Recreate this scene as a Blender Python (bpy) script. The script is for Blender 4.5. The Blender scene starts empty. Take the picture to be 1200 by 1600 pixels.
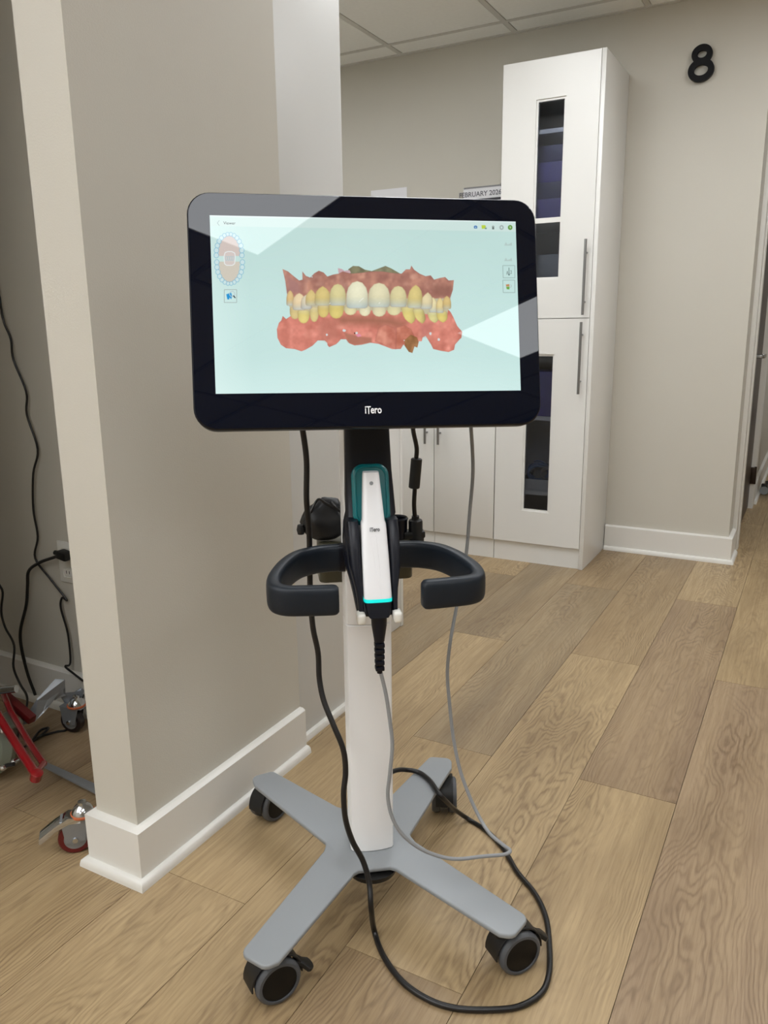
import bpy, bmesh, math, random
import numpy as np
from mathutils import Vector, Matrix
random.seed(7)
rng = np.random.default_rng(5)
SC = bpy.context.scene
COL = SC.collection
# ------------------------------------------------------------------ camera
FPX = 1232.72
YAW, PITCH, ROLL, CAMZ = -0.50107287, 0.22934061, 0.01152288, 1.12
def cam_rows():
    cy, sy, cp, sp = math.cos(YAW), math.sin(YAW), math.cos(PITCH), math.sin(PITCH)
    f = Vector((sy*cp, cy*cp, -sp)); r = Vector((cy, -sy, 0)); d = f.cross(r)
    c, s = math.cos(ROLL), math.sin(ROLL)
    return r*c + d*s, d*c - r*s, f
CR, CD, CF = cam_rows()
cd_ = bpy.data.cameras.new('camera'); cam = bpy.data.objects.new('camera', cd_); COL.objects.link(cam)
cd_.sensor_fit = 'VERTICAL'; cd_.sensor_height = 36; cd_.lens = FPX/1600*36; cd_.clip_start = 0.02
cam.matrix_world = Matrix(((CR.x, -CD.x, -CF.x, 0), (CR.y, -CD.y, -CF.y, 0), (CR.z, -CD.z, -CF.z, CAMZ), (0, 0, 0, 1)))
SC.camera = cam
def ray(px, py): return CR*((px-600)/FPX) + CD*((py-800)/FPX) + CF
CAMP = Vector((0, 0, CAMZ))
def at_z(px, py, z=0.0): d = ray(px, py); return CAMP + d*((z-CAMZ)/d.z)
def at_y(px, py, y): d = ray(px, py); return CAMP + d*(y/d.y)
# ------------------------------------------------------------------ world, exposure
w = bpy.data.worlds.new('world'); SC.world = w; w.use_nodes = True
w.node_tree.nodes['Background'].inputs[0].default_value = (0.9, 0.95, 1, 1)
w.node_tree.nodes['Background'].inputs[1].default_value = 0.3
SC.view_settings.view_transform = 'Standard'; SC.view_settings.look = 'None'
SC.view_settings.exposure = 0.0; SC.view_settings.gamma = 1.0
SC.view_settings.use_curve_mapping = False
PANEL_STRENGTH = 8.8
CEIL = 2.485
# ------------------------------------------------------------------ materials
def srgb(r, g, b):
    return tuple(((c/255)/12.92 if c/255 <= .04045 else ((c/255+.055)/1.055)**2.4) for c in (r, g, b)) + (1,)
MAT = {}
def mat(name, rgb, rough=.5, metal=0, spec=.5, bump=0, bscale=200, var=0, emit=None, estr=0, coat=0, vscale=3):
    m = bpy.data.materials.new(name); m.use_nodes = True; nt = m.node_tree; b = nt.nodes['Principled BSDF']
    b.inputs['Base Color'].default_value = srgb(*rgb); b.inputs['Roughness'].default_value = rough
    b.inputs['Metallic'].default_value = metal; b.inputs['Specular IOR Level'].default_value = spec
    b.inputs['Coat Weight'].default_value = coat
    tc = nt.nodes.new('ShaderNodeTexCoord')
    if bump:
        n = nt.nodes.new('ShaderNodeTexNoise'); n.inputs['Scale'].default_value = bscale; n.inputs['Detail'].default_value = 3
        nt.links.new(tc.outputs['Object'], n.inputs['Vector'])
        bp = nt.nodes.new('ShaderNodeBump'); bp.inputs['Strength'].default_value = bump; bp.inputs['Distance'].default_value = .001
        nt.links.new(n.outputs['Fac'], bp.inputs['Height']); nt.links.new(bp.outputs['Normal'], b.inputs['Normal'])
    n2 = nt.nodes.new('ShaderNodeTexNoise'); n2.inputs['Scale'].default_value = vscale; n2.inputs['Detail'].default_value = 4
    nt.links.new(tc.outputs['Object'], n2.inputs['Vector'])
    mx = nt.nodes.new('ShaderNodeMix'); mx.data_type = 'RGBA'
    v = var if var else .02
    c = srgb(*rgb)
    mx.inputs[6].default_value = tuple(x*(1-v) for x in c[:3])+(1,); mx.inputs[7].default_value = tuple(min(1, x*(1+v)) for x in c[:3])+(1,)
    nt.links.new(n2.outputs['Fac'], mx.inputs[0]); nt.links.new(mx.outputs[2], b.inputs['Base Color'])
    if emit:
        b.inputs['Emission Color'].default_value = srgb(*emit); b.inputs['Emission Strength'].default_value = estr
    MAT[name] = m; return m
mat('wall_paint', (197, 193, 182), .55, bump=.25, bscale=350, var=.03)
mat('white_trim', (222, 220, 214), .35, bump=.1, bscale=60)
mat('cabinet_white', (226, 225, 221), .3, bump=.05, bscale=500)
mat('panel_white', (205, 205, 202), .38)
mat('tile_white', (242, 242, 238), .9, bump=.6, bscale=900, var=.04, vscale=60)
mat('grid_white', (205, 203, 197), .5)
mat('worktop', (196, 192, 184), .35, var=.1, vscale=40)
mat('subfloor', (150, 124, 92), .5, var=.1)
mat('door_brown', (56, 47, 42), .38, var=.15, vscale=5)
mat('black_metal', (18, 17, 17), .4, metal=.6)
mat('steel', (150, 150, 150), .32, metal=.9)
mat('chrome', (205, 208, 212), .12, metal=1)
mat('galvanised', (150, 154, 158), .4, metal=.6, var=.08, vscale=40)
mat('bronze', (60, 48, 40), .4, metal=.7)
mat('digit_black', (9, 9, 12), .55, spec=.2)
mat('cart_grey', (139, 143, 146), .42, bump=.1, bscale=600)
mat('cart_white', (238, 238, 238), .33)
mat('cart_black', (7, 11, 24), .38, spec=.35)
mat('grip_rubber', (17, 26, 36), .45, spec=.4, bump=.15, bscale=900)
mat('glass_black', (6, 12, 27), .015, spec=.32)
mat('rubber_black', (14, 14, 14), .5)
mat('cable_black', (17, 15, 15), .38)
mat('cable_grey', (138, 140, 142), .45)
mat('teal', (0, 112, 118), .3, coat=.3)
mat('teal_light', (0, 170, 165), .3, emit=(20, 225, 215), estr=.75)
mat('wand_white', (243, 244, 247), .22, coat=.3)
mat('tyre_grey', (78, 80, 84), .5, var=.2, vscale=60)
mat('hub_black', (9, 8, 8), .45, spec=.3)
mat('olive_box', (62, 60, 46), .3)
mat('pouch_black', (20, 20, 22), .5, bump=.5, bscale=60)
mat('red_metal', (140, 12, 22), .2, metal=.2, coat=.6)
mat('dark_red', (92, 16, 18), .35)
mat('wheel_red', (96, 22, 22), .4)
mat('wheel_black', (26, 14, 14), .4)
mat('orange_rubber', (190, 100, 60), .5)
mat('body_green', (108, 112, 98), .35, var=.08)
mat('paper', (228, 228, 232), .8)
mat('ink_grey', (110, 110, 118), .8)
mat('ink_dark', (60, 60, 66), .8)
mat('logo_white', (225, 225, 225), .4, emit=(225, 225, 225), estr=.25)
mat('logo_dark', (50, 52, 58), .5)
mat('plastic_white', (225, 223, 216), .35)
mat('pack_violet', (84, 74, 150), .4, var=.3, vscale=30)
mat('pack_navy', (50, 50, 96), .4, var=.3, vscale=30)
mat('pack_blue', (92, 120, 160), .4, var=.1)
mat('pack_grey', (140, 144, 146), .5, var=.1)
mat('basket_white', (200, 202, 200), .5)
mat('interior_dark', (205, 205, 205), .6)
mat('ui_dark', (20, 20, 20), .4)
def glass(name, tint):
    m = bpy.data.materials.new(name); m.use_nodes = True; nt = m.node_tree; nt.nodes.remove(nt.nodes['Principled BSDF'])
    tr = nt.nodes.new('ShaderNodeBsdfTransparent'); tr.inputs[0].default_value = srgb(*tint)
    gl = nt.nodes.new('ShaderNodeBsdfGlossy'); gl.inputs['Roughness'].default_value = .02
    fr = nt.nodes.new('ShaderNodeFresnel'); fr.inputs[0].default_value = 1.5; mx = nt.nodes.new('ShaderNodeMixShader')
    nt.links.new(fr.outputs[0], mx.inputs[0]); nt.links.new(tr.outputs[0], mx.inputs[1]); nt.links.new(gl.outputs[0], mx.inputs[2])
    nt.links.new(mx.outputs[0], nt.nodes['Material Output'].inputs[0]); MAT[name] = m
glass('tinted_glass', (226, 229, 236))
def light_mat():
    m = bpy.data.materials.new('light_panel'); m.use_nodes = True; nt = m.node_tree
    b = nt.nodes['Principled BSDF']; b.inputs['Base Color'].default_value = (.8, .8, .8, 1)
    b.inputs['Emission Color'].default_value = (.94, .97, 1, 1); b.inputs['Emission Strength'].default_value = PANEL_STRENGTH
    MAT['light_panel'] = m
light_mat()
def wood_mat():
    m = bpy.data.materials.new('oak_plank'); m.use_nodes = True; nt = m.node_tree; N = nt.nodes; L = nt.links
    b = N['Principled BSDF']
    def nd(t, **k):
        n = N.new(t)
        for a, v in k.items(): setattr(n, a, v)
        return n
    def math_(op, a, c=None):
        n = nd('ShaderNodeMath', operation=op)
        for i, v in enumerate((a, c)):
            if v is None: continue
            if hasattr(v, 'links'): L.new(v, n.inputs[i])
            else: n.inputs[i].default_value = v
        return n.outputs[0]
    def noise(vec, scale, detail=2, rough=.5, dist=0):
        n = nd('ShaderNodeTexNoise'); n.inputs['Scale'].default_value = scale; n.inputs['Detail'].default_value = detail
        n.inputs['Roughness'].default_value = rough; n.inputs['Distortion'].default_value = dist
        L.new(vec, n.inputs['Vector']); return n.outputs['Fac']
    def ramp(f, pts):
        r = nd('ShaderNodeValToRGB'); L.new(f, r.inputs[0]); e = r.color_ramp.elements
        e[0].position, e[0].color = pts[0][0], (pts[0][1],)*3+(1,); e[1].position, e[1].color = pts[-1][0], (pts[-1][1],)*3+(1,)
        for p, v in pts[1:-1]:
            q = e.new(p); q.color = (v, v, v, 1)
        return r.outputs[0]
    tc = nd('ShaderNodeTexCoord'); oi = nd('ShaderNodeObjectInfo')
    off = nd('ShaderNodeCombineXYZ'); L.new(math_('MULTIPLY', oi.outputs['Random'], 13.0), off.inputs[0])
    L.new(math_('MULTIPLY', oi.outputs['Random'], 37.0), off.inputs[1]); L.new(math_('MULTIPLY', oi.outputs['Random'], 91.0), off.inputs[2])
    add = nd('ShaderNodeVectorMath', operation='ADD'); L.new(tc.outputs['Object'], add.inputs[0]); L.new(off.outputs[0], add.inputs[1])
    V = add.outputs[0]
    def scaled(sx, sy):
        s = nd('ShaderNodeVectorMath', operation='MULTIPLY'); L.new(V, s.inputs[0]); s.inputs[1].default_value = (sx, sy, 1); return s.outputs[0]
    sep = nd('ShaderNodeSeparateXYZ'); L.new(tc.outputs['Object'], sep.inputs[0])
    # growth figure: contour lines of a smooth field stretched along the plank (cathedrals)
    xo = math_('ADD', sep.outputs[0], math_('MULTIPLY', math_('SUBTRACT', oi.outputs['Random'], .5), .09))
    para = math_('MULTIPLY', math_('MULTIPLY', xo, xo), 190.0)
    field = math_('ADD', math_('ADD', math_('MULTIPLY', sep.outputs[1], 2.6), para), math_('MULTIPLY', noise(scaled(6.0, 1.5), 1, 2.5, .5), 9.5))
    fine = math_('MULTIPLY', noise(scaled(40, 9), 1, 2), .9)
    ph = math_('MULTIPLY', math_('ADD', field, fine), 17.0)
    ring = math_('MULTIPLY', math_('ADD', math_('SINE', ph), 1.0), .5)
    ring = ramp(ring, [(0, 0), (.35, .1), (.8, .6), (1, 1)])
    ring = math_('MULTIPLY', ring, ramp(noise(scaled(60, 9), 1, 3, .7), [(.3, .35), (.65, 1)]))
    mask = ramp(noise(scaled(7, 1.2), 1, 2), [(.38, .1), (.62, 1)])
    ringm = math_('MULTIPLY', ring, mask)
    streak = ramp(noise(scaled(170, 5), 1, 3, .65), [(.35, 0), (.72, 1)])
    broad = ramp(noise(scaled(9, 1.0), 1, 2), [(.3, 0), (.7, 1)])
    pores = ramp(noise(scaled(420, 22), 1, 2), [(.58, 0), (.72, 1)])
    # knots
    vo = nd('ShaderNodeTexVoronoi'); L.new(scaled(4.0, 1.9), vo.inputs['Vector']); vo.inputs['Scale'].default_value = 1
    knot = ramp(vo.outputs['Distance'], [(.025, 1), (.06, .5), (.13, 0)])
    def mix(a, bcol, f, mode='MIX'):
        n = nd('ShaderNodeMix', data_type='RGBA', blend_type=mode)
        if hasattr(f, 'links'): L.new(f, n.inputs[0])
        else: n.inputs[0].default_value = f
        for i, v in ((6, a), (7, bcol)):
            if hasattr(v, 'links'): L.new(v, n.inputs[i])
            else: n.inputs[i].default_value = v
        return n.outputs[2]
    base = mix(oi.outputs['Color'], srgb(192, 168, 130), math_('MULTIPLY', broad, .45))
    blotch = ramp(noise(scaled(4.5, 1.4), 1.0, 3, .6), [(.48, 0), (.75, 1)])
    base = mix(base, srgb(112, 92, 68), math_('MULTIPLY', blotch, .5))
    base = mix(base, srgb(112, 88, 60), math_('MULTIPLY', streak, .42))
    base = mix(base, srgb(92, 70, 50), math_('MULTIPLY', ringm, .58))
    base = mix(base, srgb(96, 74, 52), math_('MULTIPLY', pores, .22))
    base = mix(base, srgb(72, 54, 38), math_('MULTIPLY', knot, .75))
    L.new(base, b.inputs['Base Color'])
    b.inputs['Specular IOR Level'].default_value = .4
    rr = math_('ADD', math_('MULTIPLY', streak, .1), .36); L.new(rr, b.inputs['Roughness'])
    bp = nd('ShaderNodeBump'); bp.inputs['Strength'].default_value = .25; bp.inputs['Distance'].default_value = .0006
    L.new(math_('SUBTRACT', 1.0, math_('ADD', streak, ringm)), bp.inputs['Height']); L.new(bp.outputs['Normal'], b.inputs['Normal'])
    MAT['oak_plank'] = m
wood_mat()
def screen_mat():
    m = bpy.data.materials.new('screen_image'); m.use_nodes = True; nt = m.node_tree; b = nt.nodes['Principled BSDF']
    b.inputs['Base Color'].default_value = (.002, .002, .003, 1); b.inputs['Roughness'].default_value = .015; b.inputs['Specular IOR Level'].default_value = .32
    a = nt.nodes.new('ShaderNodeAttribute'); a.attribute_name = 'picture'
    nt.links.new(a.outputs['Color'], b.inputs['Emission Color']); b.inputs['Emission Strength'].default_value = .96
    MAT['screen_image'] = m
screen_mat()
# ------------------------------------------------------------------ helpers
def new_bm(): return bmesh.new()
def bevel_bm(bm, wdt, seg=2, ang=30):
    es = [e for e in bm.edges if len(e.link_faces) == 2 and e.calc_face_angle(0) > math.radians(ang)]
    bmesh.ops.bevel(bm, geom=es, offset=wdt, segments=seg, profile=.5, affect='EDGES')
def append(bm, other):
    me = bpy.data.meshes.new('tmp'); other.to_mesh(me); other.free(); bm.from_mesh(me); bpy.data.meshes.remove(me)
def box(bm, x0, x1, y0, y1, z0, z1, bev=0, seg=2, M=None):
    b = new_bm()
    vs = [b.verts.new((x, y, z)) for x in (x0, x1) for y in (y0, y1) for z in (z0, z1)]
    for f in ((0, 1, 3, 2), (4, 6, 7, 5), (0, 4, 5, 1), (2, 3, 7, 6), (0, 2, 6, 4), (1, 5, 7, 3)): b.faces.new([vs[i] for i in f])
    bmesh.ops.recalc_face_normals(b, faces=b.faces)
    if bev: bevel_bm(b, bev, seg)
    if M is not None: b.transform(M)
    append(bm, b); return bm
def prism(bm, pts, z0, z1, bev=0, seg=2, M=None):
    b = new_bm(); n = len(pts)
    lo = [b.verts.new((p[0], p[1], z0)) for p in pts]; hi = [b.verts.new((p[0], p[1], z1)) for p in pts]
    b.faces.new(lo[::-1]); b.faces.new(hi)
    for i in range(n): b.faces.new((lo[i], lo[(i+1) % n], hi[(i+1) % n], hi[i]))
    bmesh.ops.recalc_face_normals(b, faces=b.faces)
    if bev: bevel_bm(b, bev, seg, 60)
    if M is not None: b.transform(M)
    append(bm, b); return bm
def lathe(bm, prof, seg=32, M=None):
    b = new_bm(); rings = []
    for r, z in prof:
        if r < 1e-6: rings.append([b.verts.new((0, 0, z))])
        else: rings.append([b.verts.new((r*math.cos(2*math.pi*i/seg), r*math.sin(2*math.pi*i/seg), z)) for i in range(seg)])
    for a, c in zip(rings, rings[1:]):
        for i in range(seg):
            j = (i+1) % seg
            if len(a) == 1 and len(c) == 1: continue
            if len(a) == 1: b.faces.new((a[0], c[i], c[j]))
            elif len(c) == 1: b.faces.new((a[i], a[j], c[0]))
            else: b.faces.new((a[i], a[j], c[j], c[i]))
    bmesh.ops.recalc_face_normals(b, faces=b.faces)
    if M is not None: b.transform(M)
    append(bm, b); return bm
def spline(pts, n=8):
    P = [Vector(p) for p in pts]; out = []
    Q = [P[0]*2-P[1]] + P + [P[-1]*2-P[-2]]
    for i in range(1, len(Q)-2):
        for k in range(n):
            t = k/n; a, b_, c, d = Q[i-1], Q[i], Q[i+1], Q[i+2]
            out.append(.5*((2*b_)+(c-a)*t+(2*a-5*b_+4*c-d)*t*t+(3*b_-a-3*c+d)*t**3))
    out.append(P[-1]); return out
def sweep(bm, path, prof, up=None, scales=None, cap=True):
    """sweep closed 2-D profile (u,v) along path; v follows 'up' when given"""
    n = len(path); rings = []; prev = None
    for i, p in enumerate(path):
        t = (path[min(i+1, n-1)]-path[max(i-1, 0)]).normalized()
        if up is not None: v = Vector(up); u = t.cross(v).normalized(); v = u.cross(t).normalized()
        else:
            if prev is None: prev = Vector((0, 0, 1)) if abs(t.z) < .9 else Vector((1, 0, 0))
            u = t.cross(prev).normalized(); v = u.cross(t).normalized(); prev = v
        s = scales[i] if scales else 1
        rings.append([bm.verts.new(p + u*(a*s) + v*(b_*s)) for a, b_ in prof])
    m = len(prof)
    for a, c in zip(rings, rings[1:]):
        for i in range(m): bm.faces.new((a[i], a[(i+1) % m], c[(i+1) % m], c[i]))
    if cap: bm.faces.new(rings[0][::-1]); bm.faces.new(rings[-1])
    bmesh.ops.recalc_face_normals(bm, faces=bm.faces); return bm
def circ(r, n=12): return [(r*math.cos(2*math.pi*i/n), r*math.sin(2*math.pi*i/n)) for i in range(n)]
def superell(a, b, n=20, e=.45):
    o = []
    for i in range(n):
        t = 2*math.pi*i/n; c, s = math.cos(t), math.sin(t)
        o.append((a*math.copysign(abs(c)**e, c), b*math.copysign(abs(s)**e, s)))
    return o
def tube(bm, pts, r, n=8, sub=6, seg=10): return sweep(bm, spline(pts, sub), circ(r, seg))
def obj(name, bm, m, parent=None, smooth=True, ang=35, loc=None):
    me = bpy.data.meshes.new(name)
    if loc is not None: bm.transform(Matrix.Translation(-Vector(loc)))
    bm.to_mesh(me); bm.free()
    o = bpy.data.objects.new(name, me); COL.objects.link(o)
    me.materials.append(MAT[m] if isinstance(m, str) else m)
    if smooth:
        me.shade_smooth(); me.set_sharp_from_angle(angle=math.radians(ang))
    if loc is not None: o.location = loc
    if parent is not None: o.parent = parent
    return o
def tag(o, label, cat, group=None):
    o['label'] = label; o['category'] = cat
    if group: o['group'] = group
    return o
def empty(name, loc, label, cat, rz=0, group=None):
    o = bpy.data.objects.new(name, None); COL.objects.link(o); o.empty_display_size = .05
    o.location = loc; o.rotation_euler = (0, 0, rz); return tag(o, label, cat, group)
def struct(name, bm, m, **k):
    o = obj(name, bm, m, **k); o['kind'] = 'structure'; return o
def text_bm(s, size, extrude=.0003, align='CENTER', bold=0.0, sx=1.0):
    cu = bpy.data.curves.new('t', 'FONT'); cu.body = s; cu.size = size; cu.extrude = extrude; cu.align_x = align; cu.align_y = 'CENTER'
    cu.offset = bold; cu.resolution_u = 4
    o = bpy.data.objects.new('t', cu); COL.objects.link(o)
    dg = bpy.context.evaluated_depsgraph_get(); me = bpy.data.meshes.new_from_object(o.evaluated_get(dg))
    bm = new_bm(); bm.from_mesh(me); bpy.data.objects.remove(o); bpy.data.curves.remove(cu); bpy.data.meshes.remove(me)
    bm.transform(Matrix.Diagonal((sx, 1, 1, 1)) ); return bm
FACE = Matrix.Rotation(math.pi/2, 4, 'X')          # text in XY -> upright facing -Y
# ------------------------------------------------------------------ floor
f = struct('floor', box(new_bm(), -3.6, 3.72, -3.32, 8.1, -.08, -.0065), 'subfloor')
PW, PL = .235, 1.525
def plank_mesh(L):
    b = new_bm(); g = .00015; t = .0005
    box(b, -PW/2+g, PW/2-g, -L/2+g, L/2-g, -.006, 0)
    for v in b.verts:
        if v.co.z > -.001: v.co.x *= 1-2*t/PW; v.co.y *= 1-2*t/L
    # thin chamfer: side stays, top inset
    me = bpy.data.meshes.new('plank'); b.to_mesh(me); b.free(); me.materials.append(MAT['oak_plank']); return me
pm = plank_mesh(PL)
tones = {'light': (170, 147, 111), 'mid': (154, 132, 101), 'grey': (134, 118, 94), 'pink': (145, 123, 99)}
cnt = 0
for k in range(-10, 14):
    xc = -1.14 + (k+.5)*PW
    if xc > 1.9: continue
    y0 = (.283 if k % 2 else 1.055)
    for j in range(-2, 5):
        yc = y0 + (j+.5)*PL
        if yc < -1.0 or yc > 8.0 or (xc < -1.6 and yc > 4.2) or (xc < -2.7 and yc < .6): continue
        if (xc > .8 and yc > 6.2): continue
        o = bpy.data.objects.new('plank', pm); COL.objects.link(o); o.location = (xc, yc, 0); o.parent = f
        if k % 2: tone = {1: {1: 'grey', 0: 'light', 2: 'mid'}, 3: {1: 'pink', 0: 'light', 2: 'light'}}.get(k, {}).get(j)
        else: tone = {0: {1: 'grey', 0: 'light', -1: 'light'}, 2: {1: 'mid', 0: 'light', -1: 'mid'}, 4: {0: 'pink', 1: 'light'}}.get(k, {}).get(j)
        tone = tone or random.choice(['light', 'mid', 'grey', 'light', 'pink'])
        c = tones[tone]; d = random.uniform(-5, 5); o.color = srgb(c[0]+d, c[1]+d, c[2]+d); cnt += 1
# ------------------------------------------------------------------ walls
WX, WXL, WY = -1.142, -1.260, 1.013       # free-standing stub: right face, left face, near end
WB = 3.983
def wall(name, *a, m='wall_paint'): return struct(name, box(new_bm(), *a), m)
wall('wall_stub', WXL, WX, WY, 1.60, -.06, CEIL)
wall('wall_nook', -3.6, WXL, 1.482, 1.60, -.06, CEIL)
wall('nook_light_blocker', -3.0, -1.70, .75, .85, -.06, CEIL)  # unseen slab, added to keep light out of the nook
wall('wall_back', -3.6, -.305, WB, WB+.12, -.06, CEIL)
wall('wall_left', -3.72, -3.6, -3.2, 8.1, -.06, CEIL)
wall('wall_right', 3.6, 3.72, -3.2, 8.1, -.06, CEIL)
wall('wall_front', -3.6, 3.6, -3.32, -3.2, -.06, CEIL)
wall('wall_end', -3.6, 3.6, 8.0, 8.12, -.06, CEIL)
wall('wall_passage_near', -.425, -.305, WB+.12, 4.335, -.06, CEIL)
wall('wall_passage_far', -.425, -.305, 5.30, 8.0, -.06, CEIL)
wall('wall_passage_over', -.425, -.305, 4.335, 5.30, 2.10, CEIL)
# baseboards: flat board with a ledge plus a quarter-round shoe, mitred around a footprint path
def baseboard(name, path, h=.128, t=.018, shoe=.02):
    """path: list of (x,y) wall-face points walked so the room is on the right-hand side"""
    prof = [(0, -.004), (0, h), (t*.55, h), (t, h-.006), (t, shoe), (t+shoe*.35, shoe*.97), (t+shoe*.62, shoe*.72), (t+shoe*.72, shoe*.3), (t+shoe*.74, -.004)]
    b = new_bm(); P = [Vector((p[0], p[1], 0)) for p in path]; rings = []
    for i, p in enumerate(P):
        d0 = (P[i]-P[i-1]).normalized() if i > 0 else (P[1]-P[0]).normalized()
        d1 = (P[i+1]-P[i]).normalized() if i < len(P)-1 else d0
        n0 = Vector((d0.y, -d0.x, 0)); n1 = Vector((d1.y, -d1.x, 0)); n = (n0+n1); n /= max(.3, n.dot(n0))
        rings.append([b.verts.new(p + n*u + Vector((0, 0, v))) for u, v in prof])
    m = len(prof)
    for a, c in zip(rings, rings[1:]):
        for i in range(m-1): b.faces.new((a[i], a[i+1], c[i+1], c[i]))
    b.faces.new(rings[0]); b.faces.new(rings[-1][::-1])
    bmesh.ops.recalc_face_normals(b, faces=b.faces)
    return struct(name, b, 'white_trim', ang=50)
baseboard('baseboard_stub', [(WXL, 1.40), (WXL, WY), (WX, WY), (WX, 1.60)])
baseboard('baseboard_nook', [(-3.6, 1.482), (-1.30, 1.482)])
baseboard('baseboard_back', [(-.886, WB), (-.305, WB), (-.305, 4.17)])
baseboard('baseboard_passage', [(-.305, 5.42), (-.305, 7.99)])
# door casing and dark door in the passage
b = new_bm(); box(b, -.31, -.285, 4.17, 4.245, 0, 2.17, .003); box(b, -.31, -.278, 4.245, 4.30, 0, 2.17, .004); box(b, -.43, -.285, 4.30, 4.336, 0, 2.12, .002)
box(b, -.31, -.285, 5.31, 5.42, 0, 2.17, .003); box(b, -.31, -.285, 4.17, 5.42, 2.10, 2.20, .003); box(b, -.40, -.285, 5.285, 5.312, 0, 2.1, .002)
struct('trim_1', b, 'white_trim')
dr = struct('door_1', box(new_bm(), -.355, -.312, 4.34, 5.282, .008, 2.095, .002), 'door_brown')
b = new_bm(); lathe(b, [(0, 0), (.028, 0), (.028, .008), (.011, .012), (.011, .05), (0, .05)], 20, Matrix.Translation((-.312, 4.42, .96)) @ Matrix.Rotation(math.pi/2, 4, 'Y'))
sweep(b, spline([(-.262, 4.415, .96), (-.256, 4.43, .96), (-.254, 4.48, .96), (-.256, 4.545, .96)], 4), superell(.008, .010, 12))
obj('door_handle', b, 'chrome', dr)
for z0 in (.16, 1.85):
    b = new_bm(); box(b, -.314, -.290, 5.262, 5.292, z0, z0+.10, .002); lathe(b, [(0, z0-.004), (.007, z0-.004), (.007, z0+.104), (0, z0+.104)], 12, Matrix.Translation((-.288, 5.285, 0)))
    obj('hinge', b, 'bronze', dr)
# ------------------------------------------------------------------ ceiling: tiles and grid
c = struct('ceiling', box(new_bm(), -3.6, 3.72, -3.2, 8.1, CEIL+.012, CEIL+.08), 'tile_white')
tm = bpy.data.meshes.new('ceiling_tile'); b = new_bm(); box(b, .014, .597, .014, 1.207, -.002, .010, .003); b.to_mesh(tm); b.free(); tm.materials.append(MAT['tile_white'])
GX, GY = -2.045, 3.82
for i in range(-2, 9):
    for j in range(-5, 3):
        o = bpy.data.objects.new('ceiling_tile', tm); COL.objects.link(o); o.parent = c
        x = GX + .6123*i; y = GY + 1.22*j
        o.location = (x, y, CEIL)
b = new_bm()
for i in range(-2, 10): x = GX + .6123*i; box(b, x-.012, x+.012, -3.2, 8.0, CEIL-.003, CEIL+.004)
obj('ceiling_grid', b, 'grid_white', c, smooth=False)
b = new_bm()
for j in range(-5, 4): y = GY + 1.22*j; box(b, -3.6, 3.6, y-.012, y+.012, CEIL-.0035, CEIL+.0035)
obj('ceiling_grid', b, 'grid_white', c, smooth=False)
b = new_bm(); box(b, -3.6, -.305, WB-.022, WB, CEIL-.006, CEIL+.003); obj('wall_angle', b, 'grid_white', c, smooth=False)
def light_panel(x0, x1, y0, y1, label):
    t = empty('ceiling_light', ((x0+x1)/2, (y0+y1)/2, CEIL-.02), label, 'ceiling light', group='flat ceiling light panels')
    b = new_bm(); X, Y = (x1-x0)/2, (y1-y0)/2
    for a in ((-X-.02, -X, -Y-.02, Y+.02), (X, X+.02, -Y-.02, Y+.02), (-X, X, -Y-.02, -Y), (-X, X, Y, Y+.02)): box(b, *a, -.004, .02)
    obj('frame', b, 'grid_white', t, smooth=False)
    b = new_bm(); box(b, -X, X, -Y, Y, 0, .016); obj('diffuser', b, 'light_panel', t, smooth=False)
LP = [(-.10, .51, -.67, .55), (1.88, 2.49, -.67, .55), (-.10, .51, 2.15, 3.35), (1.88, 2.49, 2.15, 3.35), (-1.43, -.82, 1.75, 2.97), (-1.75, -1.14, -2.6, -1.4), (-1.50, -.89, -1.15, .07), (-.35, .26, -3.0, -1.8), (-2.75, -2.14, -1.3, -.08), (-3.1, -2.49, -3.0, -1.8),  # near-left and rear panels are unseen, added to brighten wall end and cart
      (.9, 1.5, 5.2, 6.4), (-3.0, -2.39, 1.95, 3.0)]
LN = ['ceiling light over the aisle in front of the cart', 'ceiling light right of the aisle, level with the cart', 'ceiling light over the middle of the floor before the tall cabinet',
      'ceiling light near the right-hand wall beyond the cart', 'ceiling light above the floor between the wall end and the tall cabinet', 'added ceiling fill light behind the camera on the left', 'added ceiling fill light to the left of the aisle light, near the wall end', 'added ceiling fill light behind the camera in the middle', 'added ceiling fill light at the far left in front of the dark nook', 'added ceiling fill light in the far left corner behind the camera', 'ceiling light over the passage past the dark door',
      'ceiling light in the corner above the low white cabinets']
for a, n_ in zip(LP, LN): light_panel(*a, n_)
# ------------------------------------------------------------------ cabinets
def bar_handle(name, x, y, z0, z1, parent, axis='z'):
    b = new_bm(); sweep(b, [Vector((x, y-.03, z0)), Vector((x, y-.03, z1))], circ(.006, 12))
    for z in (z0+.055, z1-.055): sweep(b, [Vector((x, y-.03, z)), Vector((x, y+.001, z))], circ(.0045, 10))
    return obj(name, b, 'steel', parent)
YF = 3.555
tc = empty('tall_cabinet', (-1.11, 3.77, 0), 'tall white storage cabinet with narrow glass strips in its doors, against the back wall', 'cabinet')
O = Vector((-1.11, 3.77, 0))
def cb(bm): bm.transform(Matrix.Translation(-O)); return bm
X0, X1 = -1.333, -.889
obj('side_panel', cb(box(new_bm(), X1-.019, X1, YF, WB-.002, 0, 2.22, .0015)), 'cabinet_white', tc)
obj('side_panel', cb(box(new_bm(), X0, X0+.018, YF+.02, WB-.002, 0, 2.22, .001)), 'cabinet_white', tc)
b = new_bm(); box(b, X0+.018, X1-.019, WB-.012, WB-.003, .1, 2.21); obj('back_panel', cb(b), 'interior_dark', tc)
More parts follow.
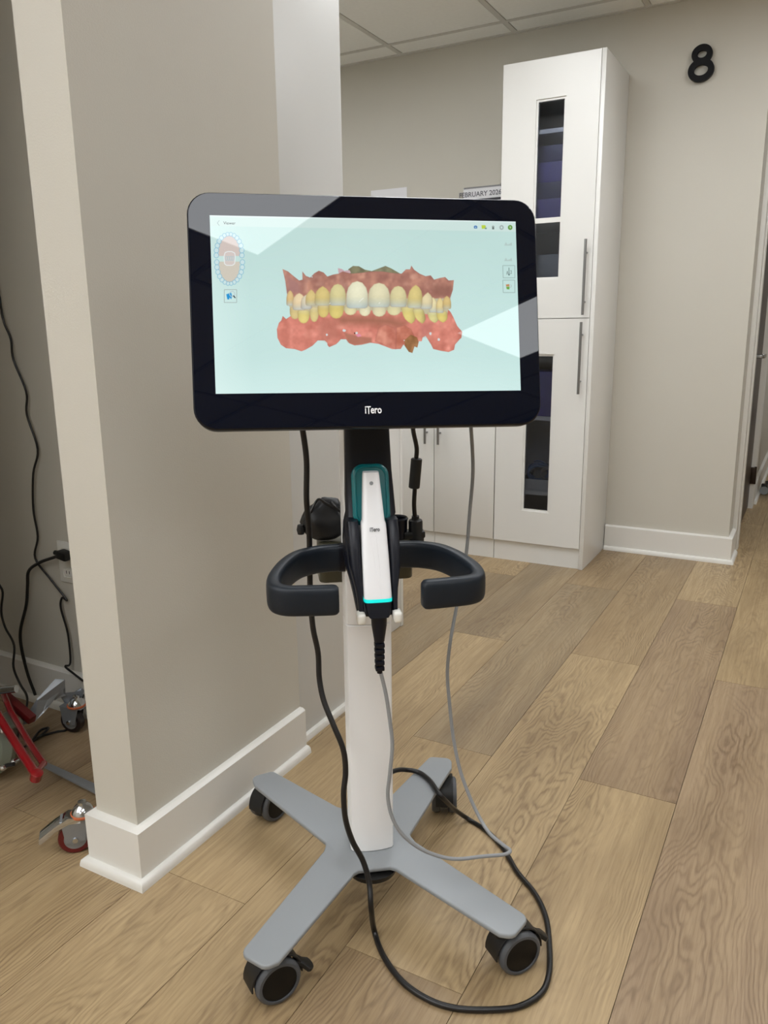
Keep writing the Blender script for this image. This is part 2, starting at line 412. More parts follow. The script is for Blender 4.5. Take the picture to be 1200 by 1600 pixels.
b = new_bm(); box(b, X0, X1-.0195, YF+.0195, WB-.003, 2.201, 2.22, .0015); obj('top_panel', cb(b), 'cabinet_white', tc)
b = new_bm(); box(b, X0+.018, X1-.019, YF+.02, WB-.012, .085, .102); obj('bottom_panel', cb(b), 'cabinet_white', tc)
b = new_bm(); box(b, X0, X1-.0195, YF+.012, YF+.03, 0, .0995); obj('toe_kick', cb(b), 'cabinet_white', tc)
for z in (.334, .690, 1.145, 1.563, 1.930): obj('shelf', cb(box(new_bm(), X0+.0185, X1-.0195, YF+.03, WB-.013, z, z+.018, .001)), 'cabinet_white', tc)
def glazed_door(x0, x1, z0, z1, wx0, wx1, wz0, wz1, hx, hz0, hz1):
    b = new_bm(); y0, y1 = YF, YF+.019
    for a in ((x0, wx0, z0, z1), (wx1, x1, z0, z1), (wx0, wx1, z0, wz0), (wx0, wx1, wz1, z1)): box(b, a[0], a[1], y0, y1, a[2], a[3])
    bmesh.ops.remove_doubles(b, verts=b.verts, dist=1e-5)
    d = obj('door', cb(b), 'cabinet_white', tc, smooth=False)
    b = new_bm(); e = .009
    for a in ((wx0, wx0+e, wz0, wz1), (wx1-e, wx1, wz0, wz1), (wx0+e, wx1-e, wz0, wz0+e), (wx0+e, wx1-e, wz1-e, wz1)): box(b, a[0], a[1], y0+.006, y1+.004, a[2], a[3])
    obj('bead', cb(b), 'cabinet_white', d, smooth=False)
    obj('pane', cb(box(new_bm(), wx0+e-.002, wx1-e+.002, y0+.011, y0+.015, wz0+e-.002, wz1-e+.002)), 'tinted_glass', d, smooth=False)
    if z0 > 1: obj('crossbar', cb(box(new_bm(), wx0+e, wx1-e, y0+.006, y1+.004, 1.561, 1.582)), 'cabinet_white', d, smooth=False)
    b = new_bm(); bh = bar_handle('handle', hx, YF, hz0, hz1, d); bh.data.transform(Matrix.Translation(-O)); b.free()
glazed_door(X0+.001, X1-.0205, 1.1535, 2.219, -1.181, -1.05, 1.322, 2.062, -.934, 1.165, 1.48)
glazed_door(X0+.001, X1-.0205, .100, 1.1505, -1.196, -1.06, .258, .995, -.938, .822, 1.135)
# contents behind the strips
def thing_box(name, m, x0, x1, y0, y1, z0, z1, label, cat, group=None, bev=.003):
    p = ((x0+x1)/2, (y0+y1)/2, z0)
    return tag(obj(name, box(new_bm(), x0, x1, y0, y1, z0, z1, bev), m, loc=p), label, cat, group)
zz = 1.5815
for i, (h, m, dx, s) in enumerate(((.085, 'pack_violet', 0, 'lowest of the stack'), (.07, 'pack_navy', .01, 'second from the bottom of the stack'), (.085, 'pack_violet', -.008, 'third from the bottom of the stack'), (.07, 'pack_navy', .006, 'topmost of the stack'))):
    thing_box('supply_box', m, -1.28+dx, -.96+dx, 3.60+.01*i, 3.9, zz, zz+h, '%s supply box behind upper cabinet glass, %s' % ('violet' if m == 'pack_violet' else 'navy', s), 'box', 'supply boxes on the middle shelf'); zz += h
zz = 1.1635
for i, (h, m, s) in enumerate(((.14, 'pack_navy', 'lower'), (.13, 'pack_grey', 'upper'))):
    thing_box('supply_box', m, -1.29, -.98, 3.61+.02*i, 3.93, zz, zz+h, '%s %s box behind the lower pane of the upper door' % (s, 'grey' if 'grey' in m else 'navy'), 'box', 'supply boxes on the lower shelf'); zz += h
thing_box('supply_box', 'pack_violet', -1.22, -1.075, 3.60, 3.8, .7085, .915, 'violet blue upright supply box behind the lower door glass, upper shelf', 'box')
thing_box('supply_box', 'pack_navy', -1.07, -.97, 3.66, 3.8, .7085, .86, 'dark upright supply box half hidden by the lower door edge', 'box')
t = empty('storage_basket', (-1.11, 3.71, .3525), 'white basket of coiled tubing behind the lower door glass', 'basket')
b = new_bm(); box(b, -.12, .12, -.12, .12, 0, .008, .002)
for a in ((-.12, -.115, -.12, .12), (.115, .12, -.12, .12), (-.12, .12, -.12, -.115), (-.12, .12, .115, .12)): box(b, *a, .008, .055, .001)
obj('tray', b, 'basket_white', t)
for i, (cx, cy, r, m, th) in enumerate(((-.03, -.08, .045, 'pack_blue', .2), (.03, -.085, .04, 'pack_grey', .9), (-.04, -.04, .05, 'pack_blue', 1.3), (.02, -.09, .03, 'pack_grey', .5))):
    b = new_bm(); pts = []
    for k in range(33):
        a = k*2*math.pi/16+i; pts.append((cx+r*math.cos(a), cy+.02*math.cos(a*1.0+th), .07+r*.9*math.sin(a)+.002*k/3))
    tube(b, pts, .0045, sub=2, seg=8); obj('tubing_coil', b, m, t)
b = new_bm(); lathe(b, [(0, 0), (.05, 0), (.062, .03), (.05, .075), (.02, .10), (0, .105)], 20, Matrix.Translation((-.03, .02, .01))); obj('cloth_bundle', b, 'pack_grey', t)
# low cabinets on back wall
def low_cabinet(x0, x1, label, hinge):
    cx = (x0+x1)/2; t = empty('base_cabinet', (cx, 3.77, 0), label, 'cabinet')
    o = Vector((cx, 3.77, 0)); T = Matrix.Translation(-o)
    b = new_bm()
    for a in ((x0, x0+.016, .1, .88), (x1-.016, x1, .1, .88), (x0+.016, x1-.016, .1, .116), (x0+.016, x1-.016, .862, .88)): box(b, a[0], a[1], YF+.021, WB-.002, a[2], a[3])
    b.transform(T); obj('carcass', b, 'cabinet_white', t, smooth=False)
    b = box(new_bm(), x0, x1, YF+.012, YF+.03, 0, .0995); b.transform(T); obj('toe_kick', b, 'cabinet_white', t, smooth=False)
    b = box(new_bm(), x0+.0012, x1-.0012, YF, YF+.019, .1, .878, .001); b.transform(T); d = obj('door', b, 'cabinet_white', t)
    hx = x0+.034 if hinge == 'R' else x1-.036
    h = bar_handle('handle', hx, YF, .555, .87, d); h.data.transform(T)
low_cabinet(-1.657, -1.336, 'white low cabinet next to the tall cabinet, handle at its left', 'R')
low_cabinet(-1.985, -1.659, 'second white low cabinet from the tall cabinet, handle at its right', 'L')
low_cabinet(-2.31, -1.987, 'third white low cabinet from the tall cabinet, hidden behind the cart', 'R')
tag(obj('worktop', box(new_bm(), -3.59, -1.336, YF-.015, WB-.002, .8805, .915, .004), 'worktop', loc=(-2.4, 3.77, .8805)), 'grey laminate worktop over the low white cabinets by the back wall', 'worktop')
low_cabinet(-2.64, -2.312, 'leftmost white low cabinet by the back wall', 'L')
# tall glossy panel of a cabinet right behind the wall stub
t = empty('larder_cabinet', (-1.46, 1.77, 0), 'tall glossy white cabinet whose side shows just past the wall end', 'cabinet')
T = Matrix.Translation((1.46, -1.77, 0))
b = box(new_bm(), -1.183, -1.165, 1.604, 1.924, 0, 2.4, .006, 3); b.transform(T); obj('side_panel', b, 'panel_white', t)
b = box(new_bm(), -1.78, -1.1835, 1.604, 1.90, .08, 2.4, .002); b.transform(T); obj('body', b, 'cabinet_white', t)
b = box(new_bm(), -1.78, -1.1835, 1.9005, 1.92, .1, 2.39, .002); b.transform(T); obj('door', b, 'cabinet_white', t)
b = new_bm(); prism(b, [(-1.165, 0), (-1.151, 0), (-1.151, .008), (-1.155, .016), (-1.165, .019)], 0, .318, M=Matrix.Translation((0, 1.922, 0)) @ Matrix.Rotation(math.pi/2, 4, 'X')); b.transform(T); obj('shoe_moulding', b, 'white_trim', t)
t = empty('corner_cabinet', (-1.62, 2.24, 0), 'low white cabinet behind the cart column, side run', 'cabinet')
T = Matrix.Translation((1.62, -2.24, 0))
b = new_bm(); box(b, -1.92, -1.34, 1.932, 2.535, 0, .88, .002); b.transform(T); obj('carcass', b, 'cabinet_white', t)
b = box(new_bm(), -1.339, -1.32, 1.935, 2.535, .002, .875, .002); b.transform(T); obj('door', b, 'cabinet_white', t)
b = box(new_bm(), -1.92, -1.318, 2.5355, 2.554, 0, .88, .002); b.transform(T); obj('end_panel', b, 'cabinet_white', t)
tag(obj('worktop', box(new_bm(), -1.93, -1.30, 1.932, 2.57, .8805, .915, .004), 'worktop', loc=(-1.6, 2.2, .8805)), 'grey laminate worktop on the side cabinet hidden behind the monitor', 'worktop')
# ------------------------------------------------------------------ the digit 8, calendar, notice, outlet
def ring_bm(bm, cx, cz, a, bb, st, y0, y1, n=40):
    b = new_bm(); R = []
    for (sa, y) in ((1, y0), (0, y0), (0, y1), (1, y1)):
        A, B = (a, bb) if sa else (a-st, bb-st)
        R.append([b.verts.new((cx+A*math.cos(2*math.pi*i/n), y, cz+B*math.sin(2*math.pi*i/n))) for i in range(n)])
    for k in range(4):
        p, q = R[k], R[(k+1) % 4]
        for i in range(n): b.faces.new((p[i], p[(i+1) % n], q[(i+1) % n], q[i]))
    bmesh.ops.recalc_face_normals(b, faces=b.faces); append(bm, b)
b = new_bm(); ring_bm(b, 0, .0355, .0425, .0385, .0235, -.018, 0); ring_bm(b, 0, -.0275, .0535, .0465, .0250, -.0182, 0)
tag(obj('room_number', b, 'digit_black', ang=40, loc=None), 'black raised numeral 8 high on the beige wall right of the tall cabinet', 'number sign').location = (-.582, WB-.006, 2.218)
cal = empty('wall_calendar', (-1.58, WB-.004, 1.66), 'white wall calendar headed FEBRUARY 2026, partly hidden by monitor and cabinet', 'calendar')
b = new_bm(); box(b, -.113, .125, -.003, .003, -.15, .150); obj('sheet', b, 'paper', cal, smooth=False)
bt = text_bm('FEBRUARY 2026', .033, .0002, bold=.0006); bt.transform(Matrix.Translation((-.022, -.0034, .115)) @ FACE); obj('month_heading', bt, 'ink_grey', cal, smooth=False)
b = new_bm(); box(b, -.105, .12, -.0036, -.003, .080, .092); obj('header_band', b, 'ink_dark', cal, smooth=False)
b = new_bm()
for i in range(1, 7): box(b, -.105+i*.032, -.1045+i*.032, -.0034, -.003, -.14, .08)
for i in range(6): box(b, -.105, .12, -.0034, -.003, -.14+i*.044, -.1394+i*.044)
obj('date_grid', b, 'ink_grey', cal, smooth=False)
b = new_bm()
for i in range(26): ring_bm(b, -.107+i*.0088, .147, .0028, .0042, .0009, -.006, -.0035, 10)
o = obj('spiral_binding', b, 'ink_dark', cal); o['kind'] = 'stuff'
b = new_bm(); lathe(b, [(0, 0), (.008, 0), (.01, .006), (.006, .01), (0, .011)], 16, Matrix.Translation((.098, -.003, .150)) @ Matrix.Rotation(math.pi/2, 4, 'X')); obj('push_pin', b, 'steel', cal)
nt_ = empty('notice_sheet', (-2.129, WB-.002, 1.705), 'white printed sheet taped to the back wall above the monitor', 'notice')
b = new_bm(); box(b, -.109, .109, -.001, .001, -.14, .140); obj('sheet', b, 'paper', nt_, smooth=False)
b = new_bm()
for (z, ww) in ((.085, .13), (.05, .17), (.03, .16), (.01, .17), (-.02, .15), (-.04, .17)): box(b, -ww/2, ww/2, -.0014, -.001, z, z+.006)
obj('printed_lines', b, 'ink_grey', nt_, smooth=False)
ol = empty('wall_outlet', (-1.792, 1.482, .505), 'white double wall outlet low in the dark nook', 'outlet')
p = at_y(104, 878, 1.48); ol.location = (p.x+.01, 1.482, p.z)
b = new_bm(); box(b, -.04, .04, -.006, 0, -.062, .062, .003); obj('cover_plate', b, 'plastic_white', ol)
for s in (-1, 1):
    b = new_bm(); box(b, -.017, .017, -.009, -.0065, s*.03-.014, s*.03+.014, .004); k = obj('socket', b, 'plastic_white', ol)
    b = new_bm()
    for x in (-.006, .006): box(b, x-.001, x+.001, -.0095, -.009, s*.03-.003, s*.03+.006)
    obj('slot', b, 'rubber_black', k, smooth=False)
# ------------------------------------------------------------------ scanner cart (local frame: x right, y away, z up)
CY = math.radians(37.2); CU = Vector((math.cos(CY), math.sin(CY), 0)); CV = Vector((-math.sin(CY), math.cos(CY), 0))
S0 = Vector((-.623, 1.099, 0)); BASE = S0 + CV*.14
def L2W(x, y, z): return S0 + CU*x + CV*y + Vector((0, 0, z))
def at_l(px, py, ly):                         # pixel -> point on the cart-parallel vertical plane at local depth ly (world)
    d = ray(px, py); t = (ly - (CAMP-S0).dot(CV))/d.dot(CV); return CAMP + d*t
W2C = (Matrix.Translation(BASE) @ Matrix.Rotation(CY, 4, 'Z')).inverted()
SH = Matrix.Translation((0, -.14, 0))
cart = empty('scanner_cart', BASE, 'wheeled dental scanner cart with a large tilted touch monitor on a white column', 'medical cart', CY)
def cpart(name, b, m, parent=None, **k): b.transform(SH); return obj(name, b, m, parent or cart, **k)
# base plate
def arc(cx, cy, r, a0, a1, n=7): return [(cx+r*math.cos(math.radians(a0+(a1-a0)*i/n)), cy+r*math.sin(math.radians(a0+(a1-a0)*i/n))) for i in range(n+1)]
right = [(.030, .050), (.040, .044)] + [(.186, -.150)] + arc(.205, -.138, .018, -120, -60, 3) + arc(.226, -.118, .018, -40, 40, 4) + [(.092, .118)] + arc(.1, .14, .014, 200, 150, 3) + \
        [(.228, .372)] + arc(.216, .40, .018, -10, 70, 4) + arc(.192, .412, .014, 85, 150, 3) + [(.052, .262), (.035, .250)]
pts = right + [(-x, y) for x, y in right[::-1]]
cpart('base', prism(new_bm(), pts, .1055, .115, .003, 3), 'cart_grey')
b = new_bm(); lathe(b, [(0, .078), (.03, .08), (.047, .09), (.05, .1005), (0, .1008)], 32, Matrix.Translation((0, .085, 0))); cpart('hub_cover', b, 'rubber_black')
# column: lower mast, seam, upper mast
def mast(z0, z1, e):
    hw = .0425-e; pr = []
    n = 8
    for i in range(n+1): t = -1+2*i/n; pr.append((hw*t*.93, .100+.0065*t*t+e))
    pr += [(hw, .112), (hw, .163), (hw-.008, .172), (-hw+.008, .172), (-hw, .163), (-hw, .112)]
    pr = [(x+.004, y) for x, y in pr]
    return prism(new_bm(), pr, z0, z1, .0012, 1)
cpart('column', mast(.1155, .5884, 0), 'cart_white')
cpart('upper_column', mast(.5892, 1.02, .0003), 'cart_white')
# loft helper for front cradle
def loft(levels, n=28, e=.35):
    b = new_bm(); R = []
    for z, xl, xr, yf, yb in levels:
        cx, cy = (xl+xr)/2, (yf+yb)/2; R.append([b.verts.new((cx+u, cy+v, z)) for u, v in superell((xr-xl)/2, (yb-yf)/2, n, e)])
    for a, c in zip(R, R[1:]):
        for i in range(n): b.faces.new((a[i], a[(i+1) % n], c[(i+1) % n], c[i]))
    b.faces.new(R[0]); b.faces.new(R[-1][::-1]); bmesh.ops.recalc_face_normals(b, faces=b.faces); return b
lv = [(1.03, -.033, .043, .088, .125), (.95, -.034, .044, .088, .125), (.88, -.035, .047, .086, .122), (.835, -.036, .050, .078, .12), (.805, -.0355, .051, .066, .115),
      (.79, -.040, .043, .056, .110), (.76, -.0425, .040, .044, .107), (.73, -.0425, .0395, .032, .104), (.712, -.0405, .0385, .022, .10), (.695, -.036, .037, .008, .08), (.675, -.0325, .035, -.008, .05), (.655, -.030, .0335, -.018, .02), (.650, -.028, .031, -.016, .012)]
cpart('front_cover', loft(lv), 'cart_black')
# side walls that flank the wand
def wf(z): return -.025+(z-.678)*(.07/.206)
def lofted(levels, n=20, e=.45): return loft(levels, n, e)
for s in (-1, 1):
    b = []
    for z, xo in ((.802, .0440), (.785, .0440), (.755, .0435), (.73, .0425), (.712, .0395), (.695, .0360), (.675, .0340), (.655, .0330), (.650, .0315)):
        xi = .0240 if z > .66 else .0235; k = min(1, (.810-z)/.03); a, c_ = (.0045+s*xi, .0045+s*xo)
        b.append((z, min(a, c_), max(a, c_), wf(z)+.007+.016*(1-k), wf(z)+.05))
    cpart('cradle_side', lofted(b), 'cart_black')
    b = new_bm(); box(b, .0045+s*.0305-.0075, .0045+s*.0305+.0075, -.040, -.012, .643, .662, .005, 3); cpart('cradle_foot', b, 'plastic_white')
# teal rest behind the wand head
def tilt(x, y, z, ax): return Matrix.Translation((x, y, z)) @ Matrix.Rotation(ax, 4, 'X')
lean = math.atan2(.07, .206)
tl = math.atan2(.03, .10)
def rrect(w_, h_, r, n=6):
    o = []
    for cx, cy, a in ((w_-r, h_-r, 0), (-w_+r, h_-r, 90), (-w_+r, -h_+r, 180), (w_-r, -h_+r, 270)): o += arc(cx, cy, r, a, a+90, n)
    return o
b = new_bm(); prism(b, rrect(.0325, .054, .020), -.012, .010, .006, 4)
b.transform(Matrix.Translation((.0065, .074, .838)) @ Matrix.Rotation(math.pi/2 + .24*-1, 4, 'X')); cpart('teal_rest', b, 'teal')
b = new_bm(); path = []
for x, y in rrect(.0275, .049, .018, 8): path.append(Vector((x, y, .0105)))
path.append(path[0].copy()); sweep(b, path, circ(.0022, 8), up=(0, 0, 1), cap=False)
b.transform(Matrix.Translation((.0065, .074, .838)) @ Matrix.Rotation(math.pi/2 - .24, 4, 'X')); cpart('rest_rim', b, 'teal')
# handles
hp = [(.044, .118, .716), (.075, .116, .716), (.100, .108, .716), (.128, .088, .715), (.150, .055, .711), (.166, .015, .705), (.1705, -.012, .701), (.166, -.034, .6985), (.150, -.046, .697), (.120, -.050, .6965), (.090, -.052, .696), (.068, -.053, .696)]
for s in (1, -1):
    pth = spline([(s*x+.004, y, z) for x, y, z in hp], 6); n = len(pth); sc = []
    for i in range(n):
        e = min(1, (n-1-i)/3.0); sc.append(.80+.20*math.sqrt(max(0, 1-(1-e)**2)))
    b = new_bm(); sweep(b, pth, superell(.0125, .0245, 24, .5), up=(0, 0, 1), scales=sc); cpart('handle', b, 'grip_rubber', ang=60)
    b = new_bm(); sweep(b, [Vector((s*.0415+.004, .118, .716)), Vector((s*.052+.004, .118, .716))], superell(.0135, .0255, 24, .5), up=(0, 0, 1)); cpart('handle_collar', b, 'cart_black')
# box behind the handles, cup holder, cable plug
b = new_bm(); prism(b, rrect(.090, .036, .014), .650, .728, .003, 2, M=Matrix.Translation((.010, .208, 0))); cpart('power_box', b, 'olive_box')
b = new_bm(); lathe(b, [(0, .7285), (.020, .7285), (.021, .762), (.0225, .766), (.0205, .769), (.018, .766), (.017, .735), (0, .735)], 28, Matrix.Translation((.071, .190, 0))); cpart('cup_holder', b, 'cart_black')
b = new_bm(); prism(b, [(-.018, -.014), (.024, -.012), (.024, .014), (-.018, .014)], .7285, .742, .003, 2, M=Matrix.Translation((.100, .185, 0))); cpart('socket_block', b, 'rubber_black')
# casters
def caster(stem, near, az, pedal_az, pedal=True):
    """stem (lx,ly); near = contact of nearer wheel; az = world azimuth of near->far axle direction"""
    d = Vector((math.sin(math.radians(az)), math.cos(math.radians(az)), 0)); ax = Vector((d.dot(CU), d.dot(CV), 0)); fw = Vector((-ax.y, ax.x, 0))
    r = .0412; c = Vector((near[0], near[1], r)) + ax*.026
    t_ = (Vector((stem[0], stem[1], 0))-c).dot(fw); st_ = c + fw*t_; stem = (st_.x, st_.y)
    # rotation taking lathe z -> axle
    R = Matrix((( fw.x, 0, ax.x, 0), (fw.y, 0, ax.y, 0), (0, 1, 0, 0), (0, 0, 0, 1)))
    T = Matrix.Translation(c) @ R
    b = new_bm()          # hood: half disc between the wheels plus stem
    hood = [(.030*math.cos(math.radians(a)), .030*math.sin(math.radians(a))) for a in range(-60, 241, 15)]
    prism(b, hood, -.0085, .0085, .001, 1, M=T)
    arcp = arc(0, 0, .0475, -5, 185, 14) + arc(0, 0, .0445, 185, -5, 14)
    prism(b, arcp, -.020, .020, .001, 1, M=T)
    top = Vector((stem[0], stem[1], 0)); v = []
    lathe(b, [(0, .070), (.013, .072), (.0145, .084), (.0135, .1005), (0, .1005)], 24, Matrix.Translation(top))
    mid = (c+Vector((stem[0], stem[1], c.z)))/2; dd = Vector((stem[0]-c.x, stem[1]-c.y, 0)); ln = dd.length
    if ln > .004:
        an = math.atan2(dd.y, dd.x); prism(b, [(-.016, -.016), (ln+.006, -.015), (ln+.006, .015), (-.016, .016)], .074, .092, .003, 2, M=Matrix.Translation((c.x, c.y, 0)) @ Matrix.Rotation(an, 4, 'Z'))
    h = cpart('caster', b, 'rubber_black')
    for s in (-1, 1):
        b = new_bm(); lathe(b, [(.020, -.0085), (.037, -.0088), (.0402, -.006), (r, 0), (.0405, .0058), (.037, .0098), (.0325, .0104), (.0318, .0082), (.02, .0075), (.02, -.0085)], 40, T @ Matrix.Translation((0, 0, s*.0185)) @ (Matrix.Rotation(math.pi, 4, 'X') if s < 0 else Matrix.Identity(4)))
        b.transform(SH); wh = obj('wheel', b, 'tyre_grey', h)
        b = new_bm(); lathe(b, [(0, .0096), (.029, .0092), (.0316, .0084), (.0316, -.004), (0, -.004)], 40, T @ Matrix.Translation((0, 0, s*.0185)) @ (Matrix.Rotation(math.pi, 4, 'X') if s < 0 else Matrix.Identity(4)))
        b.transform(SH); obj('hub_cap', b, 'hub_black', h)
    if pedal:
        d2 = Vector((math.sin(math.radians(pedal_az)), math.cos(math.radians(pedal_az)), 0)); p = Vector((d2.dot(CU), d2.dot(CV), 0))
        an = math.atan2(p.y, p.x); b = new_bm()
        prism(b, [(-.012, -.010), (.004, -.009)] + arc(.014, 0, .0145, -75, 75, 8) + [(.004, .009), (-.012, .010)], -.004, .004, .002, 2,
              M=Matrix.Translation(c + p*.046 + Vector((0, 0, .012))) @ Matrix.Rotation(an, 4, 'Z') @ Matrix.Rotation(math.radians(38), 4, 'Y'))
        b.transform(SH); obj('brake_pedal', b, 'rubber_black', h)
caster((-.212, -.110), (-.187, -.117), -60, 45)
caster((.208, -.118), (.236, -.124), -52, 40)
caster((-.20, .400), (-.180, .404), -82, 20)
caster((.205, .385), (.186, .385), 64, 150, False)
# ------------------------------------------------------------------ monitor
ta, rb = math.radians(-12.67), math.radians(.68)
MM = Matrix.Translation((0, -.14, CAMZ+.034)) @ Matrix.Rotation(ta, 4, 'X') @ Matrix.Rotation(rb, 4, 'Y')
def flat(bm):  # geometry drawn in x (right), z (up), y (away) of the monitor
    bm.transform(MM); return bm
OUT = [(x, y-.0095) for x, y in rrect(.2725, .1798, .034, 8)]
XZ = Matrix.Rotation(math.pi/2, 4, 'X')       # (x,y,z)->(x,-z,y): prism height z becomes -y
b = new_bm(); prism(b, OUT, -.030, -.0012, .0045, 3, M=XZ)
prism(b, rrect(.20, .12, .03, 6), -.062, -.031, .012, 3, M=XZ)
mon = obj('monitor', flat(b), 'cart_black', cart)
b = new_bm(); prism(b, [(x*.9925, (y+.0095)*.989-.0095) for x, y in OUT], -.0012, .0, .0006, 1, M=XZ)
obj('glass_front', flat(b), 'glass_black', mon)
b = new_bm(); box(b, -.045, .045, .045, .105, -.15, .05, .012, 3); obj('monitor_bracket', flat(b), 'cart_black', cart)
b = new_bm(); lathe(b, [(0, 0), (.026, 0), (.024, .012), (.014, .018), (0, .019)], 24, Matrix.Translation((.013, .028, .1565)) ); obj('camera_bump', flat(b), 'cart_black', mon)
# picture: colours per vertex on a fine flat mesh, drawn in numpy
SW, SHT = .4768, .2684
# homography photo pixel -> screen (u,v) 0..1
src = [(326.9, 336.9), (804.9, 346.6), (812.7, 610.0), (337.5, 614.8)]; dst = [(0, 0), (1, 0), (1, 1), (0, 1)]
A = []; B = []
for (x, y), (u, v) in zip(src, dst):
    A += [[x, y, 1, 0, 0, 0, -u*x, -u*y], [0, 0, 0, x, y, 1, -v*x, -v*y]]; B += [u, v]
Hm = np.append(np.linalg.solve(np.array(A, float), np.array(B, float)), 1).reshape(3, 3); Hi = np.linalg.inv(Hm)
NX, NY = 860, 484
uu, vv = np.meshgrid(np.linspace(0, 1, NX), np.linspace(0, 1, NY))
q = np.stack([uu, vv, np.ones_like(uu)], -1) @ Hi.T; PX = q[..., 0]/q[..., 2]; PY = q[..., 1]/q[..., 2]   # coordinates of the drawing
def s2l(c): c = np.asarray(c, float)/255; return np.where(c <= .04045, c/12.92, ((c+.055)/1.055)**2.4)
img = np.zeros((NY, NX, 3))
def vnoise(x, y, sx, sy, seed, oct=3):
    out = 0; amp = 1; tot = 0
    for o_ in range(oct):
        r = np.random.default_rng(seed+o_).random((64, 64)); fx, fy = x*sx*2**o_, y*sy*2**o_
        ix, iy = np.floor(fx).astype(int), np.floor(fy).astype(int); tx, ty = fx-ix, fy-iy; tx = tx*tx*(3-2*tx); ty = ty*ty*(3-2*ty)
        g = lambda a, b_: r[a % 64, b_ % 64]
        out = out + amp*((g(ix, iy)*(1-tx)+g(ix+1, iy)*tx)*(1-ty)+(g(ix, iy+1)*(1-tx)+g(ix+1, iy+1)*tx)*ty); tot += amp; amp *= .5
    return out/tot
def put(mask, col):
    global img
    col = np.asarray(col, float)
    if col.ndim == 1: col = col[None, None, :]
    img = img*(1-mask[..., None]) + col*mask[..., None]
def seg_dist(x, y, P):
    d = np.full(x.shape, 1e9); ins = np.zeros(x.shape, bool); n = len(P)
    for i in range(n):
        x1, y1 = P[i]; x2, y2 = P[(i+1) % n]; ex, ey = x2-x1, y2-y1; L2 = ex*ex+ey*ey+1e-12
        t = np.clip(((x-x1)*ex+(y-y1)*ey)/L2, 0, 1); d = np.minimum(d, np.hypot(x-x1-t*ex, y-y1-t*ey))
        c_ = ((y1 > y) != (y2 > y)); xi = (x2-x1)*(y-y1)/((y2-y1) if y2 != y1 else 1e-9)+x1; ins ^= (c_ & (x < xi))
    return np.where(ins, -d, d)
def poly(P, col, soft=.5, colf=None, alpha=1.0, px=True):
    """P in photo pixels"""
    xs = [p[0] for p in P]; ys = [p[1] for p in P]; pad = 4+soft
    m = (PX > min(xs)-pad) & (PX < max(xs)+pad) & (PY > min(ys)-pad) & (PY < max(ys)+pad)
    if not m.any(): return
    i0, i1 = np.where(m.any(1))[0][[0, -1]]; j0, j1 = np.where(m.any(0))[0][[0, -1]]; sl = (slice(i0, i1+1), slice(j0, j1+1))
    x, y = PX[sl], PY[sl]; d = seg_dist(x, y, P); a = np.clip(.5-d/max(soft, 1e-3)/1.0, 0, 1)*alpha
    c_ = np.asarray(col, float)[None, None, :] if colf is None else colf(x, y, d)
    img[sl] = img[sl]*(1-a[..., None]) + c_*a[..., None]
def Z3(pts): return [(420+x/3.75, 400+y/3.75) for x, y in pts]
bgt = np.stack([196+10*vv-4*np.abs(uu-.5), 224+11*vv+0*uu, 219+12*vv+0*uu], -1)
edge = np.clip(1-uu/.12, 0, 1)[..., None]*np.array([12, 8, 8]) + np.clip((vv-.8)/.2, 0, 1)[..., None]*np.array([6, 4, 4])
img[:] = bgt + edge + (vnoise(uu, vv, 6, 4, 3)[..., None]-.5)*5
put(np.clip((.062-vv)/.004, 0, 1), (207, 229, 224)); put(np.clip((.008-vv)/.003, 0, 1), (226, 242, 240))
gum_n = lambda x, y, s: np.clip((vnoise(x, y, .11, .09, s, 2)-.5)*1.5+.5, 0, 1)
def gumf(c1, c2, s, rim=(120, 70, 66)):
    c1, c2, rim = map(lambda c: np.array(c, float), (c1, c2, rim))
    def f(x, y, d):
        n = gum_n(x, y, s)[..., None]; c = c1*(1-n)+c2*n; n2 = vnoise(x, y, .3, .3, s+9, 2)[..., None]
        n3 = vnoise(x, y, .09, .09, s+21, 2)[..., None]; c = c*(.975+.05*n2) + np.array([26, 30, 28.])*np.clip((n3-.55)*2.6, 0, 1)*.8; r = np.clip(1-(-d)/1.6, 0, 1)[..., None]*.28; return c*(1-r)+rim*r
    return f
poly(Z3([(462, 80), (490, 60), (525, 62), (560, 82), (600, 90), (640, 75), (680, 60), (715, 75), (765, 104), (700, 130), (480, 130)]), (122, 120, 92), .8, gumf((110, 106, 84), (140, 136, 106), 4, (90, 90, 70)))
poly(Z3([(402, 72), (425, 78), (440, 88), (470, 84), (478, 100), (440, 116), (405, 100)]), (200, 170, 175), .8)
UG = [(78, 78), (110, 92), (150, 125), (175, 145), (195, 140), (194, 92), (215, 118), (240, 128), (265, 102), (290, 88), (318, 98), (340, 122), (375, 110), (405, 105), (430, 92), (480, 105), (540, 100), (580, 94), (620, 92), (660, 92), (700, 98), (740, 103), (775, 105), (800, 80), (824, 80), (832, 58), (848, 82), (880, 105), (915, 120), (945, 115), (965, 140), (1000, 130), (1030, 125), (1050, 145), (1081, 143), (1075, 200), (1060, 245), (1040, 300), (960, 330), (800, 310), (600, 300), (400, 300), (200, 300), (112, 262), (104, 215), (95, 150)]
poly(Z3(UG), (178, 118, 100), .7, gumf((198, 142, 122), (160, 110, 98), 11, (150, 96, 92)))
